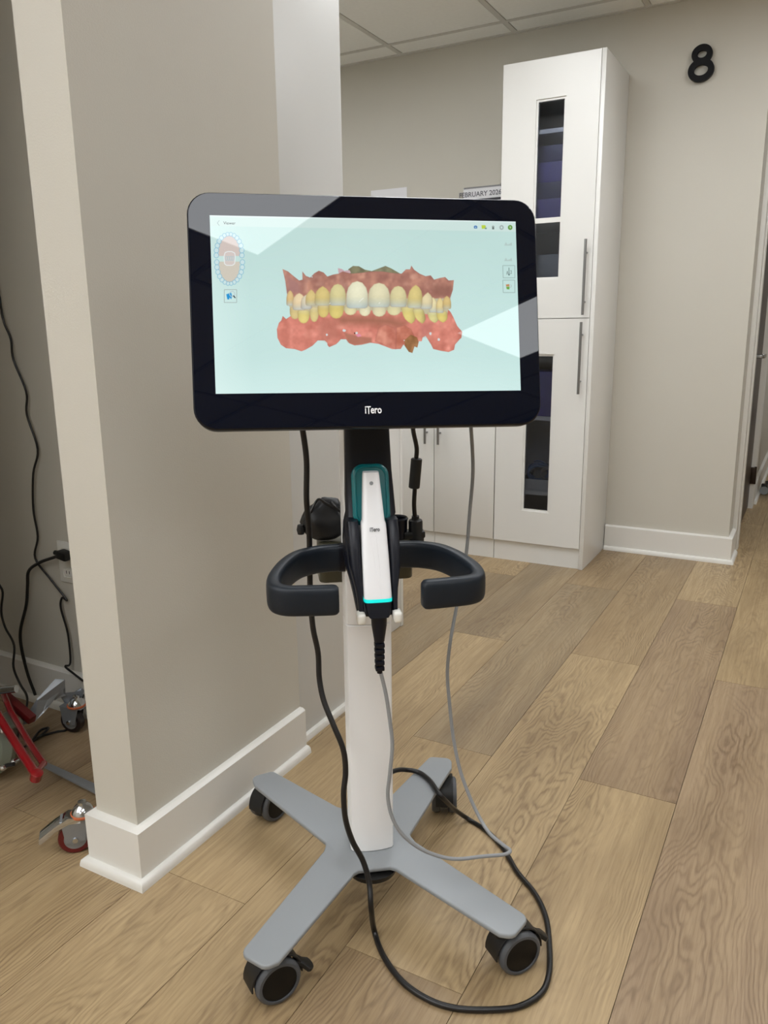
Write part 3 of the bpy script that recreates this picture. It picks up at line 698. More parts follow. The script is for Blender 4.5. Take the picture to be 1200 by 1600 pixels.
LG = [(80, 352), (100, 370), (130, 350), (200, 345), (300, 320), (420, 300), (600, 300), (760, 300), (900, 330), (1000, 345), (1045, 312), (1062, 330), (1078, 360), (1100, 410), (1112, 425), (1130, 445), (1125, 480), (1112, 492), (1088, 520), (1082, 550), (1050, 563), (1005, 556), (960, 545), (948, 520), (932, 495), (916, 468), (898, 478), (893, 500), (876, 500), (868, 535), (850, 530), (838, 566), (818, 560), (796, 530), (785, 518), (770, 545), (720, 546), (680, 530), (640, 515), (590, 508), (540, 520), (500, 524), (470, 512), (450, 488), (420, 488), (405, 505), (392, 517), (352, 534), (342, 522), (340, 508), (325, 495), (285, 495), (255, 525), (215, 548), (190, 558), (150, 545), (100, 540), (70, 520), (50, 480), (46, 430), (58, 392), (72, 378)]
poly(Z3(LG), (214, 122, 108), .7, gumf((226, 142, 126), (196, 118, 102), 23, (178, 96, 88)))
poly(Z3([(380, 360), (520, 350), (700, 355), (800, 390), (780, 420), (600, 405), (420, 400)]), (164, 108, 88), 14, alpha=.9)
poly(Z3([(290, 380), (400, 370), (410, 480), (340, 500), (290, 470)]), (188, 120, 104), 8, alpha=.6); poly(Z3([(880, 400), (960, 390), (930, 470), (890, 470)]), (190, 118, 110), 8, alpha=.6); poly(Z3([(100, 110), (180, 160), (190, 230), (110, 215)]), (166, 122, 120), 8, alpha=.7); poly(Z3([(960, 170), (1060, 180), (1050, 240), (960, 235)]), (140, 96, 84), 10, alpha=.6)
poly(Z3([(440, 450), (520, 470), (600, 480), (600, 505), (540, 518), (500, 520), (462, 505)]), (172, 116, 96), 3, alpha=.8)
poly(Z3([(640, 420), (680, 402), (730, 420), (745, 450), (740, 545), (690, 530), (650, 510), (620, 500)]), (206, 130, 112), 2.5, gumf((214, 140, 120), (190, 114, 96), 31))
poly(Z3([(745, 420), (790, 405), (830, 430), (850, 470), (800, 500), (770, 540), (740, 545)]), (200, 124, 104), 2, gumf((210, 134, 112), (184, 108, 88), 35))
poly(Z3([(790, 495), (830, 462), (866, 478), (874, 505), (866, 536), (850, 530), (838, 568), (818, 562), (796, 530)]), (150, 104, 64), 1.2, gumf((176, 126, 84), (130, 92, 56), 37, (110, 66, 34)))
for (x, y, r) in ((337, 463, 7), (440, 437, 11), (512, 452, 9), (945, 455, 9), (993, 491, 9), (250, 124, 4), (790, 495, 4)):
    pp = [(x+r*rng.uniform(.6, 1.2)*math.cos(a), y+r*rng.uniform(.6, 1.2)*math.sin(a)) for a in np.linspace(0, 6.28, 9)[:-1]]
    poly(Z3(pp), (216, 222, 222), .6)
poly(Z3([(498, 448), (504, 450), (503, 458), (497, 456)]), (50, 20, 20), .5); poly(Z3([(505, 462), (530, 455), (540, 470), (520, 476)]), (232, 150, 180), .8, alpha=.8)
def tooth(x0, x1, yt, yb, top, bot, up=True, point=.0, slant=0, asym=0.0):
    """shield-shaped tooth: neck at the gum, wide at the bite edge"""
    w_ = (x1-x0)/2; cx = (x0+x1)/2; h = yb-yt; P = []
    prof = [(0, .0), (.16, .34), (.30, .62), (.42, .85), (.48, 1)]
    neck = [(-.50, .46), (-.42, .24), (-.24, .06), (asym*.4, -.0-point*.12), (.24, .06), (.42, .24), (.50, .46), (.52, .85), (.47, .96), (.36, 1), (-.36, 1), (-.47, .96), (-.52, .85)]
    for u, v in neck:
        vv_ = v if up else 1-v
        sl_ = slant*(1-vv_) if up else slant*vv_
        P.append((cx+u*2*w_+sl_, yt+vv_*h))
    top, bot = np.array(top, float), np.array(bot, float)
    sd = int(x0*7+yt)
    zx, zy = 420+cx/3.75, 400+yt/3.75
    def f(x, y, d):
        t = np.clip(((y-400)*3.75-yt)/h, 0, 1)[..., None]; t = t if up else 1-t
        t2 = np.clip((t-.55)/.45, 0, 1)**1.3; c_ = top*(1-t2)+bot*t2; c_ = c_ + 10*np.exp(-((t-.35)/.3)**2); xr = ((x-420)*3.75-cx)/w_; c_ = c_*(1.04-.14*np.abs(xr)[..., None]**2.2)
        c_ = c_*(.985+.03*vnoise(x, y, .3, .3, sd % 50, 2)[..., None]); r = np.clip(1-(-d)/1.4, 0, 1)[..., None]*.30
        return np.clip(c_*(1-r)+np.array([168, 120, 92.])*r, 0, 255)
    poly(Z3(P), (0, 0, 0), 1.0, f)
cr, ye, bl = (216, 212, 178), (208, 184, 104), (186, 196, 192)
poly(Z3([(104, 262), (150, 240), (300, 250), (600, 250), (900, 250), (1062, 250), (1050, 310), (1040, 350), (900, 340), (700, 320), (400, 320), (250, 345), (130, 350), (124, 310)]), (196, 190, 158), 1.5)
for a in ((122, 180, 300, 372, (204, 184, 126), (212, 194, 150)), (168, 236, 318, 396, (216, 198, 120), (216, 204, 150)), (238, 290, 300, 388, (208, 190, 128), (212, 200, 160)), (285, 350, 288, 362, (206, 184, 110), (210, 196, 150)), (350, 436, 282, 368, (208, 190, 112), (212, 198, 136)),
          (440, 512, 292, 348, (216, 206, 160), (200, 196, 160)), (526, 594, 292, 354, (220, 214, 178), (214, 208, 178)), (604, 684, 292, 357, (214, 206, 168), (206, 202, 176)), (690, 772, 288, 350, (212, 204, 158), (204, 200, 170))):
    tooth(*a, up=False)
tooth(772, 846, 300, 392, (212, 196, 118), (214, 204, 146), up=False, slant=22, point=.6); tooth(838, 900, 312, 392, (210, 194, 120), (210, 204, 150), up=False, slant=26, point=.6)
tooth(925, 985, 330, 390, (206, 198, 134), (212, 208, 166), up=False, slant=14, point=.5); tooth(978, 1040, 325, 388, (210, 192, 110), (214, 204, 150), up=False, slant=8, point=.5)
for a in ((102, 144, 205, 292, (208, 178, 124), bl, .3), (138, 214, 222, 318, (222, 200, 160), (190, 196, 190), .4), (186, 250, 232, 312, (206, 196, 170), (186, 192, 190), .6), (214, 278, 205, 292, (206, 184, 122), (188, 190, 172), .8)):
    tooth(*a[:6], point=a[6])
tooth(936, 982, 248, 332, (218, 206, 160), bl, point=.5); tooth(978, 1022, 250, 335, (216, 196, 138), bl, point=.5); tooth(1016, 1064, 238, 312, (204, 178, 118), (190, 190, 168), point=.4)
tooth(884, 952, 222, 312, (214, 200, 158), bl, point=.8, slant=10); tooth(268, 358, 184, 292, (204, 184, 118), (190, 194, 176), point=.5)
tooth(808, 892, 176, 306, (206, 188, 122), (192, 200, 190), point=.4, slant=8); tooth(354, 449, 164, 292, (206, 196, 142), bl); tooth(706, 804, 176, 300, (208, 198, 150), bl)
tooth(452, 578, 148, 308, (222, 220, 190), (182, 196, 194)); tooth(580, 706, 158, 302, (214, 208, 172), (186, 198, 192))
for (x, y, r) in ((540, 256, 6), (548, 250, 5), (530, 266, 5), (645, 276, 5), (355, 278, 4), (566, 322, 4)): poly(Z3([(x-r, y+r*.6), (x+r, y-r), (x+r*.8, y), (x-r*.5, y+r)]), (246, 248, 236), .7)
# arch diagrams
def ZA(pts): return [(320+x/4.8, 330+y/4.8) for x, y in pts]
blue, pal = (112, 176, 206), (213, 199, 192)
def stroke(P, col, wd=.55, closed=True, alpha=1):
    n = len(P)
    for i in range(n if closed else n-1):
        (x1, y1), (x2, y2) = P[i], P[(i+1) % n]; L_ = math.hypot(x2-x1, y2-y1)+1e-9; nx, ny = -(y2-y1)/L_*wd, (x2-x1)/L_*wd
        poly([(x1+nx, y1+ny), (x2+nx, y2+ny), (x2-nx, y2-ny), (x1-nx, y1-ny)], col, .6, alpha=alpha)
def blob(cx, cy, rx, ry, n=14): return [(cx+rx*math.cos(a), cy+ry*math.sin(a)) for a in np.linspace(0, 2*math.pi, n+1)[:-1]]
poly(ZA([(100, 338), (104, 250), (124, 200), (150, 185), (182, 180), (214, 185), (240, 205), (258, 250), (264, 338)]), pal, 1)
poly(ZA([(102, 380), (262, 380), (256, 450), (238, 510), (210, 540), (160, 540), (130, 510), (108, 450)]), (211, 204, 190), 1)
def arch(n, cx, cy, rx, ry, a0, a1, s):
    for i in range(n):
        a = math.radians(a0+(a1-a0)*i/(n-1)); x, y = cx+rx*math.cos(a), cy-s*ry*math.sin(a); e = abs(math.cos(a)); r = 12+5*e
        P = ZA(blob(x, y, r*1.05, r*1.15)); poly(P, (206, 230, 232), .6); stroke(P, blue, .42, alpha=.75)
arch(14, 180, 318, 96, 144, -6, 186, 1); arch(14, 184, 395, 96, 150, -4, 184, -1)
P = ZA([(150, 312), (170, 305), (200, 305), (222, 316), (226, 340), (222, 395), (205, 408), (162, 408), (146, 396), (142, 340)]); poly(P, (216, 204, 200), .8, alpha=.8); stroke(P, (236, 244, 244), .6); 
for x in (160, 176, 192, 208): stroke(ZA(blob(x, 356, 9, 16, 8)), (170, 196, 206), .35, alpha=.8)
stroke(ZA([(145, 590), (238, 590), (238, 686), (145, 686)]), (166, 178, 176), .45); poly(ZA([(160, 625), (178, 618), (196, 612), (204, 640), (196, 662), (186, 648), (180, 664), (168, 662)]), (40, 150, 214), .8)
stroke(ZA(blob(204, 622, 20, 20)), (190, 205, 210), .6); stroke(ZA([(212, 634), (228, 652)]), (40, 44, 50), .8, closed=False)
stroke([(342, 345), (339, 349), (342, 353)], (150, 170, 170), .4, closed=False)
# right-hand icons
def ZR(pts): return [(700+x/7.5, 330+y/7.5) for x, y in pts]
poly(ZR([(296, 184), (306, 172), (326, 172), (338, 184), (334, 206), (300, 206)]), (70, 120, 180), .7); poly(ZR(blob(317, 192, 7, 7)), (190, 214, 220), .6)
poly(ZR([(386, 168), (425, 166), (440, 180), (424, 208), (390, 210)]), (188, 212, 72), .7); poly(ZR([(424, 194), (448, 196), (446, 214), (426, 212)]), (120, 150, 140), .7)
poly(ZR([(512, 176), (534, 176), (534, 216), (512, 216)]), (104, 116, 112), .7); poly(ZR([(518, 168), (528, 168), (528, 190), (518, 190)]), (180, 196, 190), .6)
stroke(ZR(blob(622, 194, 19, 22, 10)), (160, 172, 170), .9); poly(ZR(blob(723, 194, 27, 29, 16)), (96, 150, 62), .7); poly(ZR([(712, 182), (730, 180), (736, 192), (728, 206), (720, 206)]), (196, 222, 188), .7, alpha=.8)
for y0 in (380, 562):
    poly(ZR([(652, y0+26), (672, y0-14), (690, y0+14), (716, y0+6), (740, y0-12), (746, y0+26)]), (182, 204, 200), .7)
for y0 in (640, 812): stroke(ZR([(636, y0), (776, y0), (778, y0+144), (640, y0+144)]), (150, 172, 168), .4)
stroke(ZR([(708, 665), (710, 755)]), (90, 110, 110), .45, closed=False); stroke(ZR([(680, 745), (690, 705), (698, 745)]), (120, 136, 134), .4, closed=False); stroke(ZR([(724, 700), (738, 700), (734, 716), (738, 734), (722, 734)]), (120, 136, 134), .4, closed=False); stroke(ZR([(700, 742), (709, 756), (718, 742)]), (90, 110, 110), .4, closed=False)
poly(ZR([(672, 862), (712, 858), (714, 884), (676, 886)]), (196, 140, 96), .8); poly(ZR([(676, 890), (716, 888), (712, 920), (682, 916)]), (112, 168, 72), .8)
stroke(ZR([(728, 862), (738, 880), (726, 900)]), (176, 186, 180), .4, closed=False)
lin = s2l(np.clip(img, 0, 255)); rgba = np.ones((NY*NX, 4), np.float32); rgba[:, :3] = lin.reshape(-1, 3)
xs = (uu-.5)*SW; zs = (.5-vv)*SHT; co = np.stack([xs, np.full_like(xs, -.0004), zs], -1).reshape(-1, 3)
M3 = np.array(MM)[:3, :3]; co = co @ M3.T + np.array(MM)[:3, 3]
me = bpy.data.meshes.new('screen'); me.vertices.add(NX*NY); me.vertices.foreach_set('co', co.astype(np.float32).ravel())
i_ = (np.arange(NY-1)[:, None]*NX + np.arange(NX-1)[None, :]).ravel(); fc = np.stack([i_, i_+NX, i_+NX+1, i_+1], -1).astype(np.int32)
me.loops.add(fc.size); me.loops.foreach_set('vertex_index', fc.ravel()); me.polygons.add(len(fc)); me.polygons.foreach_set('loop_start', np.arange(0, fc.size, 4, dtype=np.int32)); me.update(calc_edges=True)
ca = me.color_attributes.new('picture', 'BYTE_COLOR', 'POINT'); ca.data.foreach_set('color', rgba.ravel()); me.materials.append(MAT['screen_image'])
so = bpy.data.objects.new('screen', me); COL.objects.link(so); so.parent = mon; so['label'] = 'lit touch screen showing a 3D scan of upper and lower teeth'
bt = text_bm('Viewer', .0062, .00002); bt.transform(Matrix.Translation((-.2095, -.0006, .1228)) @ FACE); obj('caption', flat(bt), 'ink_grey', mon, smooth=False)
def logo(size, m, M4, par, name='logo'):
    bt = text_bm('i', size, .0001, bold=size*.02); bt.transform(Matrix.Translation((-size*.96, 0, 0)))
    b2 = text_bm('ero', size, .0001, align='LEFT', bold=size*.02); b2.transform(Matrix.Translation((-size*.32, 0, 0)))
    for x in bt.verts: pass
    prism(bt, [(-size*.88, size*.36), (-size*.28, size*.36), (-size*.28, size*.26), (-size*.50, size*.26), (-size*.50, -size*.36), (-size*.62, -size*.36), (-size*.62, size*.26), (-size*.88, size*.26)], -.0001, .0001)
    append(bt, b2)
    bt.transform(M4); return obj(name, bt, m, par, smooth=False)
logo(.0165, 'logo_white', MM @ Matrix.Translation((.0, -.0006, -.162)) @ FACE @ Matrix.Diagonal((.74, 1, 1, 1)), mon)
# ------------------------------------------------------------------ wand in the cradle (own thing)
wd = empty('scanner_wand', L2W(.0045, -.025, .65), 'white handheld scanner wand resting in the dark cradle below the monitor', 'scanner wand', CY)
WL = Matrix.Translation((-.0045, .025, -.65))     # cart coords (S0 frame) -> wand local
def wpart(name, b, m, par=None, **k): b.transform(WL); return obj(name, b, m, par or wd, **k)
def wand_loft(levels, n=28, e=.45):
    b = new_bm(); R = []
    for z, hw, th in levels:
        yc = -.025+(z-.678)*(.07/.206)+th/2; R.append([b.verts.new((.0045+u, yc+v, z)) for u, v in superell(hw, th/2, n, e)])
    for a, c_ in zip(R, R[1:]):
        for i in range(n): b.faces.new((a[i], a[(i+1) % n], c_[(i+1) % n], c_[i]))
    b.faces.new(R[0]); b.faces.new(R[-1][::-1]); bmesh.ops.recalc_face_normals(b, faces=b.faces); return b
wpart('tip_sleeve', wand_loft([(.803, .0190, .026), (.815, .0182, .026), (.850, .0160, .025), (.878, .0140, .022), (.883, .0132, .018)]), 'wand_white')
wpart('body', wand_loft([(.682, .0235, .028), (.70, .0234, .029), (.75, .0226, .030), (.79, .0214, .030), (.800, .0208, .029), (.8035, .0195, .027)]), 'wand_white')
wpart('light_ring', wand_loft([(.6765, .0236, .0278), (.6815, .0236, .0278)]), 'teal_light')
wpart('connector', wand_loft([(.652, .016, .022), (.656, .019, .025), (.676, .0225, .027)], e=.3), 'cart_black')
b = new_bm(); slope0 = math.atan2(.07, .206)
prism(b, [(-.0075, .095), (.0020, .098), (.0050, .05), (.0058, 0), (.0048, -.006), (.0030, .01), (-.0030, .05)], 0, .0005, .0003, 1)
b.transform(Matrix.Translation((.0045, wf(.69)+.0001, .69)) @ Matrix.Rotation(math.pi/2-slope0, 4, 'X')); wpart('body_facet', b, 'wand_white')
slope = math.atan2(.07, .206)
logo(.0098, 'logo_dark', WL @ Matrix.Translation((.0045, -.0258+(.791-.678)*(.07/.206), .792)) @ Matrix.Rotation(math.pi/2-slope, 4, 'X') @ Matrix.Diagonal((.8, 1, 1, 1)), wd)
bt = new_bm(); lathe(bt, [(0, -.0002), (.0032, -.0002), (.0032, .0003), (0, .0003)], 16); bt.transform(Matrix.Translation((.0035, -.0256+(.866-.678)*(.07/.206), .866)) @ Matrix.Rotation(math.pi/2-slope, 4, 'X')); wpart('button', bt, 'cart_grey')
# strain relief
b = new_bm(); YW = -.018
lathe(b, [(0, .652), (.0135, .652), (.013, .635), (.0095, .612), (.0088, .606), (0, .606)], 20, Matrix.Translation((.0055, YW, 0)))
for i in range(5):
    z = .603-i*.0105; box(b, .0055-.0085+i*.0002, .0055+.0085-i*.0002, YW-.0075, YW+.0075, z-.0075, z, .0015)
lathe(b, [(.0048, .548), (.0048, .61)], 12, Matrix.Translation((.0055, YW, 0)))
wpart('strain_relief', b, 'cart_black')
W2W = (Matrix.Translation(wd.location) @ Matrix.Rotation(CY, 4, 'Z')).inverted()
gpts = [L2W(.0055, YW, .556)] + [at_l(x, y, d) for x, y, d in ((603, 1085, -.02), (609, 1125, -.022), (613, 1165, -.025), (609, 1210, -.03), (606, 1245, -.03), (614, 1280, -.035), (633, 1308, -.04), (665, 1330, -.045), (708, 1342, -.045), (755, 1338, -.045), (788, 1335, -.04), (797, 1329, -.03), (786, 1320, -.01), (765, 1302, .02), (748, 1275, .05), (732, 1240, .07), (718, 1200, .085), (708, 1150, .10), (702, 1095, .11), (699, 1050, .115), (704, 1000, .12), (715, 940, .15), (728, 870, .17), (734, 800, .17), (739, 735, .15), (736, 668, .12), (735, 650, .11))]
b = new_bm(); sweep(b, [W2W @ p for p in spline(gpts, 6)], circ(.0034, 10)); obj('grey_cable', b, 'cable_grey', wd)
# ------------------------------------------------------------------ data cable with ferrite (part of cart)
dp = [at_l(x, y, d) for x, y, d in ((644, 655, .13), (646, 675, .15), (651, 700, .165), (650, 720, .17), (649, 740, .17), (648, 765, .17), (647, 790, .175), (649, 815, .18))]
b = new_bm(); sweep(b, [W2C @ p for p in spline(dp, 6)], circ(.0042, 10)); dc = obj('data_cable', b, 'cable_black', cart)
def cyl_between(p, q_, prof, m, name, par, seg=24):
    d = q_-p; M4 = Matrix.Translation(p) @ d.to_track_quat('Z', 'Y').to_matrix().to_4x4(); b = new_bm(); lathe(b, [(r, z*d.length) for r, z in prof], seg, M4); return obj(name, b, m, par)
cyl_between(W2C @ at_l(651, 716, .17), W2C @ at_l(647, 763, .17), [(0, 0), (.0085, 0), (.0105, .03), (.0105, .97), (.0085, 1), (0, 1)], 'rubber_black', 'ferrite_core', dc)
cyl_between(W2C @ at_l(649, 806, .18), W2C @ at_l(650, 852, .185), [(0, 0), (.007, 0), (.0075, .1), (.0125, .14), (.0135, .2), (.0135, .62), (.0155, .7), (.0155, 1), (0, 1)], 'rubber_black', 'cable_plug', dc)
# ------------------------------------------------------------------ black power cord
pw = [at_l(x, y, d) for x, y, d in ((470, 655, .10), (473, 672, .11), (479, 720, .11), (479, 780, .11), (483, 830, .12), (484, 880, .12), (485, 930, .115), (489, 980, .11), (497, 1020, .105), (499, 1060, .095), (506, 1095, .08), (522, 1135, .06), (536, 1170, .045), (540, 1205, .035), (537, 1240, .025), (540, 1280, .02), (551, 1315, .02), (567, 1345, .015), (577, 1380, .0), (580, 1420, -.02))]
pw += [at_z(x, y, z) for x, y, z in ((585, 1455, .012), (600, 1495, .006), (630, 1535, .0055), (670, 1562, .0055), (710, 1575, .0055), (760, 1578, .0055), (810, 1573, .0055), (845, 1552, .0055), (858, 1520, .0055), (858, 1470, .0055), (852, 1430, .0055), (835, 1395, .0055), (808, 1362, .0055), (786, 1325, .0055), (760, 1298, .0055), (732, 1280, .006), (712, 1266, .045), (698, 1253, .095), (686, 1240, .1215), (672, 1220, .1208), (655, 1207, .1208), (636, 1203, .125), (618, 1204, .14))]
pw += [L2W(.045, .30, .15), L2W(.02, .26, .19), L2W(.02, .235, .35), L2W(.03, .225, .52), L2W(.03, .22, .65)]
b = new_bm(); sweep(b, spline(pw, 7), circ(.0053, 12)); b.transform(W2C); obj('power_cord', b, 'cable_black', cart)['label'] = 'black power cord looping from the monitor over the floor'
# ------------------------------------------------------------------ pouch on the box
b = new_bm(); import mathutils
base_p = Vector((-.066, .195, .729))
bmesh.ops.create_icosphere(b, subdivisions=4, radius=1.0)
for v in b.verts:
    x, y, z = v.co; h = (z+1)/2
    wob = mathutils.noise.noise(Vector((x*1.7, y*1.7, z*1.7)))*.16 + mathutils.noise.noise(Vector((x*5, y*5, z*5)))*.05
    k = 1+wob; tap = 1-.55*max(0, h-.45)**1.0
    v.co = Vector(((math.copysign(abs(x)**.8, x))*.044*k*tap + .012*max(0, h-.5), y*.026*k*tap, max(-.0, (h*.5+.5*h*h**.0)*.083*(1+wob*.4))))
b.transform(Matrix.Translation(base_p)); pch = empty('drawstring_pouch', L2W(-.066, .195, .729), 'small black drawstring pouch on the box left of the cart column', 'pouch', CY)
b.transform(Matrix.Translation(-base_p)); obj('bag', b, 'pouch_black', pch, ang=80)
b = new_bm(); tube(b, [(.030, -.020, .060), (.016, -.024, .068), (.002, -.020, .076), (-.012, -.012, .082), (-.026, -.018, .060), (-.036, -.016, .040)], .0022, sub=5, seg=8); tube(b, [(.012, -.020, .078), (.022, -.025, .066), (.032, -.022, .056)], .0022, sub=5, seg=8); obj('drawstring', b, 'cable_black', pch)
b = new_bm(); lathe(b, [(0, -.010), (.006, -.009), (.008, 0), (.006, .009), (0, .010)], 16, Matrix.Translation((-.0455, -.012, .026))); obj('cord_lock', b, 'rubber_black', pch)
# ------------------------------------------------------------------ nook: equipment stand with red foot frame
st = empty('equipment_stand', (-1.75, 1.2, 0), 'metal equipment base on casters with a red tubular foot frame, in the dark nook', 'equipment stand')
TS = Matrix.Translation((1.75, -1.2, 0))
def spart(name, b, m, par=None, **k): b.transform(TS); return obj(name, b, m, par or st, **k)
def bar(p, q_, wv, hv, m, name, bev=.002):
    d = q_-p; b = new_bm(); box(b, -wv/2, wv/2, -hv/2, hv/2, 0, d.length, bev, M=Matrix.Translation(p) @ d.to_track_quat('Z', 'Y').to_matrix().to_4x4()); return spart(name, b, m)
A1 = at_z(20, 1145, .03); A2 = at_z(100, 1066, .115)
# sloping sheet leg: built as a vertical plate
def plate(pts3, th, m, name, par=None):
    b = new_bm(); n = (pts3[1]-pts3[0]).cross(pts3[2]-pts3[0]).normalized()*th
    lo = [b.verts.new(p) for p in pts3]; hi = [b.verts.new(p+n) for p in pts3]; b.faces.new(lo); b.faces.new(hi[::-1]); k = len(lo)
    for i in range(k): b.faces.new((lo[i], lo[(i+1) % k], hi[(i+1) % k], hi[i]))
    bmesh.ops.recalc_face_normals(b, faces=b.faces); return spart(name, b, m, par, smooth=False)
plate([at_y(*p) for p in ((34, 1133, 1.26), (59, 1094, 1.30), (88, 1062, 1.36), (101, 1062, 1.375), (102, 1074, 1.375), (85, 1093, 1.345), (70, 1112, 1.31), (54, 1128, 1.28))], .004, 'galvanised', 'leg_plate')
plate([at_y(*p) for p in ((101, 1062, 1.3795), (102, 1082, 1.3795), (116, 1081, 1.40), (127, 1074, 1.41), (131, 1078, 1.415), (122, 1112, 1.41), (110, 1112, 1.40), (93, 1086, 1.372), (85, 1094, 1.35))], .004, 'galvanised', 'caster_bracket')
b = new_bm(); prism(b, [tuple(at_z(x, y, .02))[:2] for x, y in ((60, 1193), (70, 1189), (158, 1228), (158, 1243))], .014, .020, .001, 1); spart('leg_bar', b, 'galvanised')
def swivel(name, cx, cy, r, azx, m, pedal, hidden=False):
    d = Vector((math.sin(azx), math.cos(azx), 0)); fw = Vector((-d.y, d.x, 0)); R = Matrix(((fw.x, 0, d.x, 0), (fw.y, 0, d.y, 0), (0, 1, 0, 0), (0, 0, 0, 1))); T = Matrix.Translation((cx, cy, r)) @ R
    b = new_bm()
    for s in (-1, 1):
        prism(b, [(-.020, -.006)] + arc(0, 0, .012, 210, 330, 5) + [(.020, -.006), (.026, r+.012), (-.034, r+.012)], -.0015, .0015, .0004, 1, M=T @ Matrix.Translation((0, 0, s*.016)))
    prism(b, [(-.046, -.0175), (.028, -.0175), (.028, .0175), (-.046, .0175)], r*2+.010, r*2+.0135, .001, 1, M=Matrix.Translation((cx, cy, 0)) @ Matrix.Rotation(math.atan2(fw.y, fw.x), 4, 'Z'))
    c_ = spart(name, b, 'galvanised')
    b = new_bm(); lathe(b, [(.010, -.011), (r-.003, -.0125), (r, -.009), (r, .009), (r-.003, .0125), (.010, .011)], 36, T); spart('wheel', b, m, c_)
    b = new_bm(); lathe(b, [(0, -.0135), (r*.66, -.013), (r*.66, .013), (0, .0135)], 30, T); spart('wheel_hub', b, 'galvanised', c_)
    b = new_bm(); lathe(b, [(0, -.0215), (.006, -.021), (.007, -.018), (.007, .018), (.006, .021), (0, .0215)], 12, T); spart('axle_bolt', b, 'chrome', c_)
    zt = r*2+.0138; cx -= fw.x*.02; cy -= fw.y*.02
    b = new_bm(); lathe(b, [(.010, 0), (.026, 0), (.027, .003), (.026, .006), (.010, .006)], 30, Matrix.Translation((cx, cy, zt))); spart('gasket', b, 'orange_rubber', c_)
    b = new_bm(); lathe(b, [(.024, .006), (.023, .010), (.017, .020), (.009, .025), (.009, .031), (0, .032)], 30, Matrix.Translation((cx, cy, zt))); spart('swivel_dome', b, 'chrome', c_)
    if pedal:
        an = math.atan2(fw.y, fw.x)
        b = new_bm(); M4 = Matrix.Translation((cx, cy, 0)) @ Matrix.Rotation(an, 4, 'Z')
        pr = [(.005, r*2+.016), (.030, r*2+.020), (.060, r*2+.004), (.092, r+.018), (.094, r+.004), (.086, r+.006), (.058, r*2-.008), (.030, r*2+.004), (.005, r*2+.002)]
        prism(b, pr, -.0185, .0185, .002, 2, M=M4 @ Matrix.Rotation(math.pi/2, 4, 'X')); spart('brake_pedal', b, 'chrome', c_)
    return c_
swivel('caster', -1.342, 1.016, .036, math.radians(-47), 'wheel_red', True)
swivel('caster', -1.785, 1.385, .034, math.radians(-10), 'wheel_black', False)
# red tubes
def red(pp, r, m='red_metal', name='red_tube'):
    b = new_bm(); sweep(b, pp, circ(r, 14)); return spart(name, b, m)
t1 = [at_y(x, y, d) for x, y, d in ((6, 1086, 1.23), (17, 1112, 1.20), (42, 1155, 1.14), (68, 1194, 1.09))]
red(t1, .0085)
red([at_y(x, y, d) for x, y, d in ((-20, 1085, 1.15), (0, 1123, 1.12), (30, 1170, 1.07), (57, 1211, 1.03))], .0105)
bar(at_y(8, 1088, 1.24), at_y(51, 1125, 1.24), .022, .022, 'dark_red', 'red_arm')
b = new_bm(); pA, pB = at_y(68, 1193, 1.085), at_y(57, 1208, 1.035); sweep(b, [pA, pB], circ(.007, 12)); spart('red_crossbar', b, 'red_metal')
b = new_bm(); dd = at_y(57, 1211, 1.03); lathe(b, [(0, -.012), (.013, -.012), (.0135, .008), (.006, .012), (0, .012)], 20, Matrix.Translation(dd) @ Matrix.Rotation(math.radians(25), 4, 'Y')); spart('red_end_cap', b, 'red_metal')
b = new_bm(); sweep(b, [at_y(-6, 1079, 1.2), at_y(26, 1076, 1.22)], circ(.0105, 16)); spart('chrome_pin', b, 'chrome')
b = new_bm(); lathe(b, [(0, -.02), (.05, -.02), (.06, 0), (.05, .02), (.03, .026), (0, .028)], 32, Matrix.Translation(at_y(-6, 1172, 1.12)) @ Matrix.Rotation(math.radians(70), 4, 'X')); spart('gear_housing', b, 'body_green')
b = new_bm(); box(b, -.03, .03, -.03, .03, -.06, .06, .01, 3, M=Matrix.Translation(at_y(8, 1150, 1.19)) @ Matrix.Rotation(.4, 4, 'Y')); spart('motor_block', b, 'body_green')
for (x, y, d) in ((6, 1199, 1.05), (23, 1190, 1.07), (5, 1142, 1.12)):
    b = new_bm(); lathe(b, [(0, -.012), (.007, -.01), (.0075, .006), (.004, .010), (0, .011)], 14, Matrix.Translation(at_y(x, y, d)) @ Matrix.Rotation(1.2, 4, 'X') @ Matrix.Rotation(.5, 4, 'Y')); spart('bolt', b, 'chrome')
b = new_bm(); sweep(b, [at_y(10, 1196, 1.055), at_y(22, 1194, 1.06)], circ(.005, 10)); spart('pivot_rod', b, 'rubber_black')
b = new_bm(); pm_ = at_y(-14, 1130, 1.17); sweep(b, [Vector((pm_.x-.05, pm_.y, .03)), Vector((pm_.x-.08, pm_.y+.02, .72))], circ(.02, 16)); spart('mast', b, 'galvanised')
b = new_bm(); box(b, pm_.x-.20, pm_.x+.0, 1.0, 1.24, .0, .035, .006); spart('foot_block', b, 'galvanised')
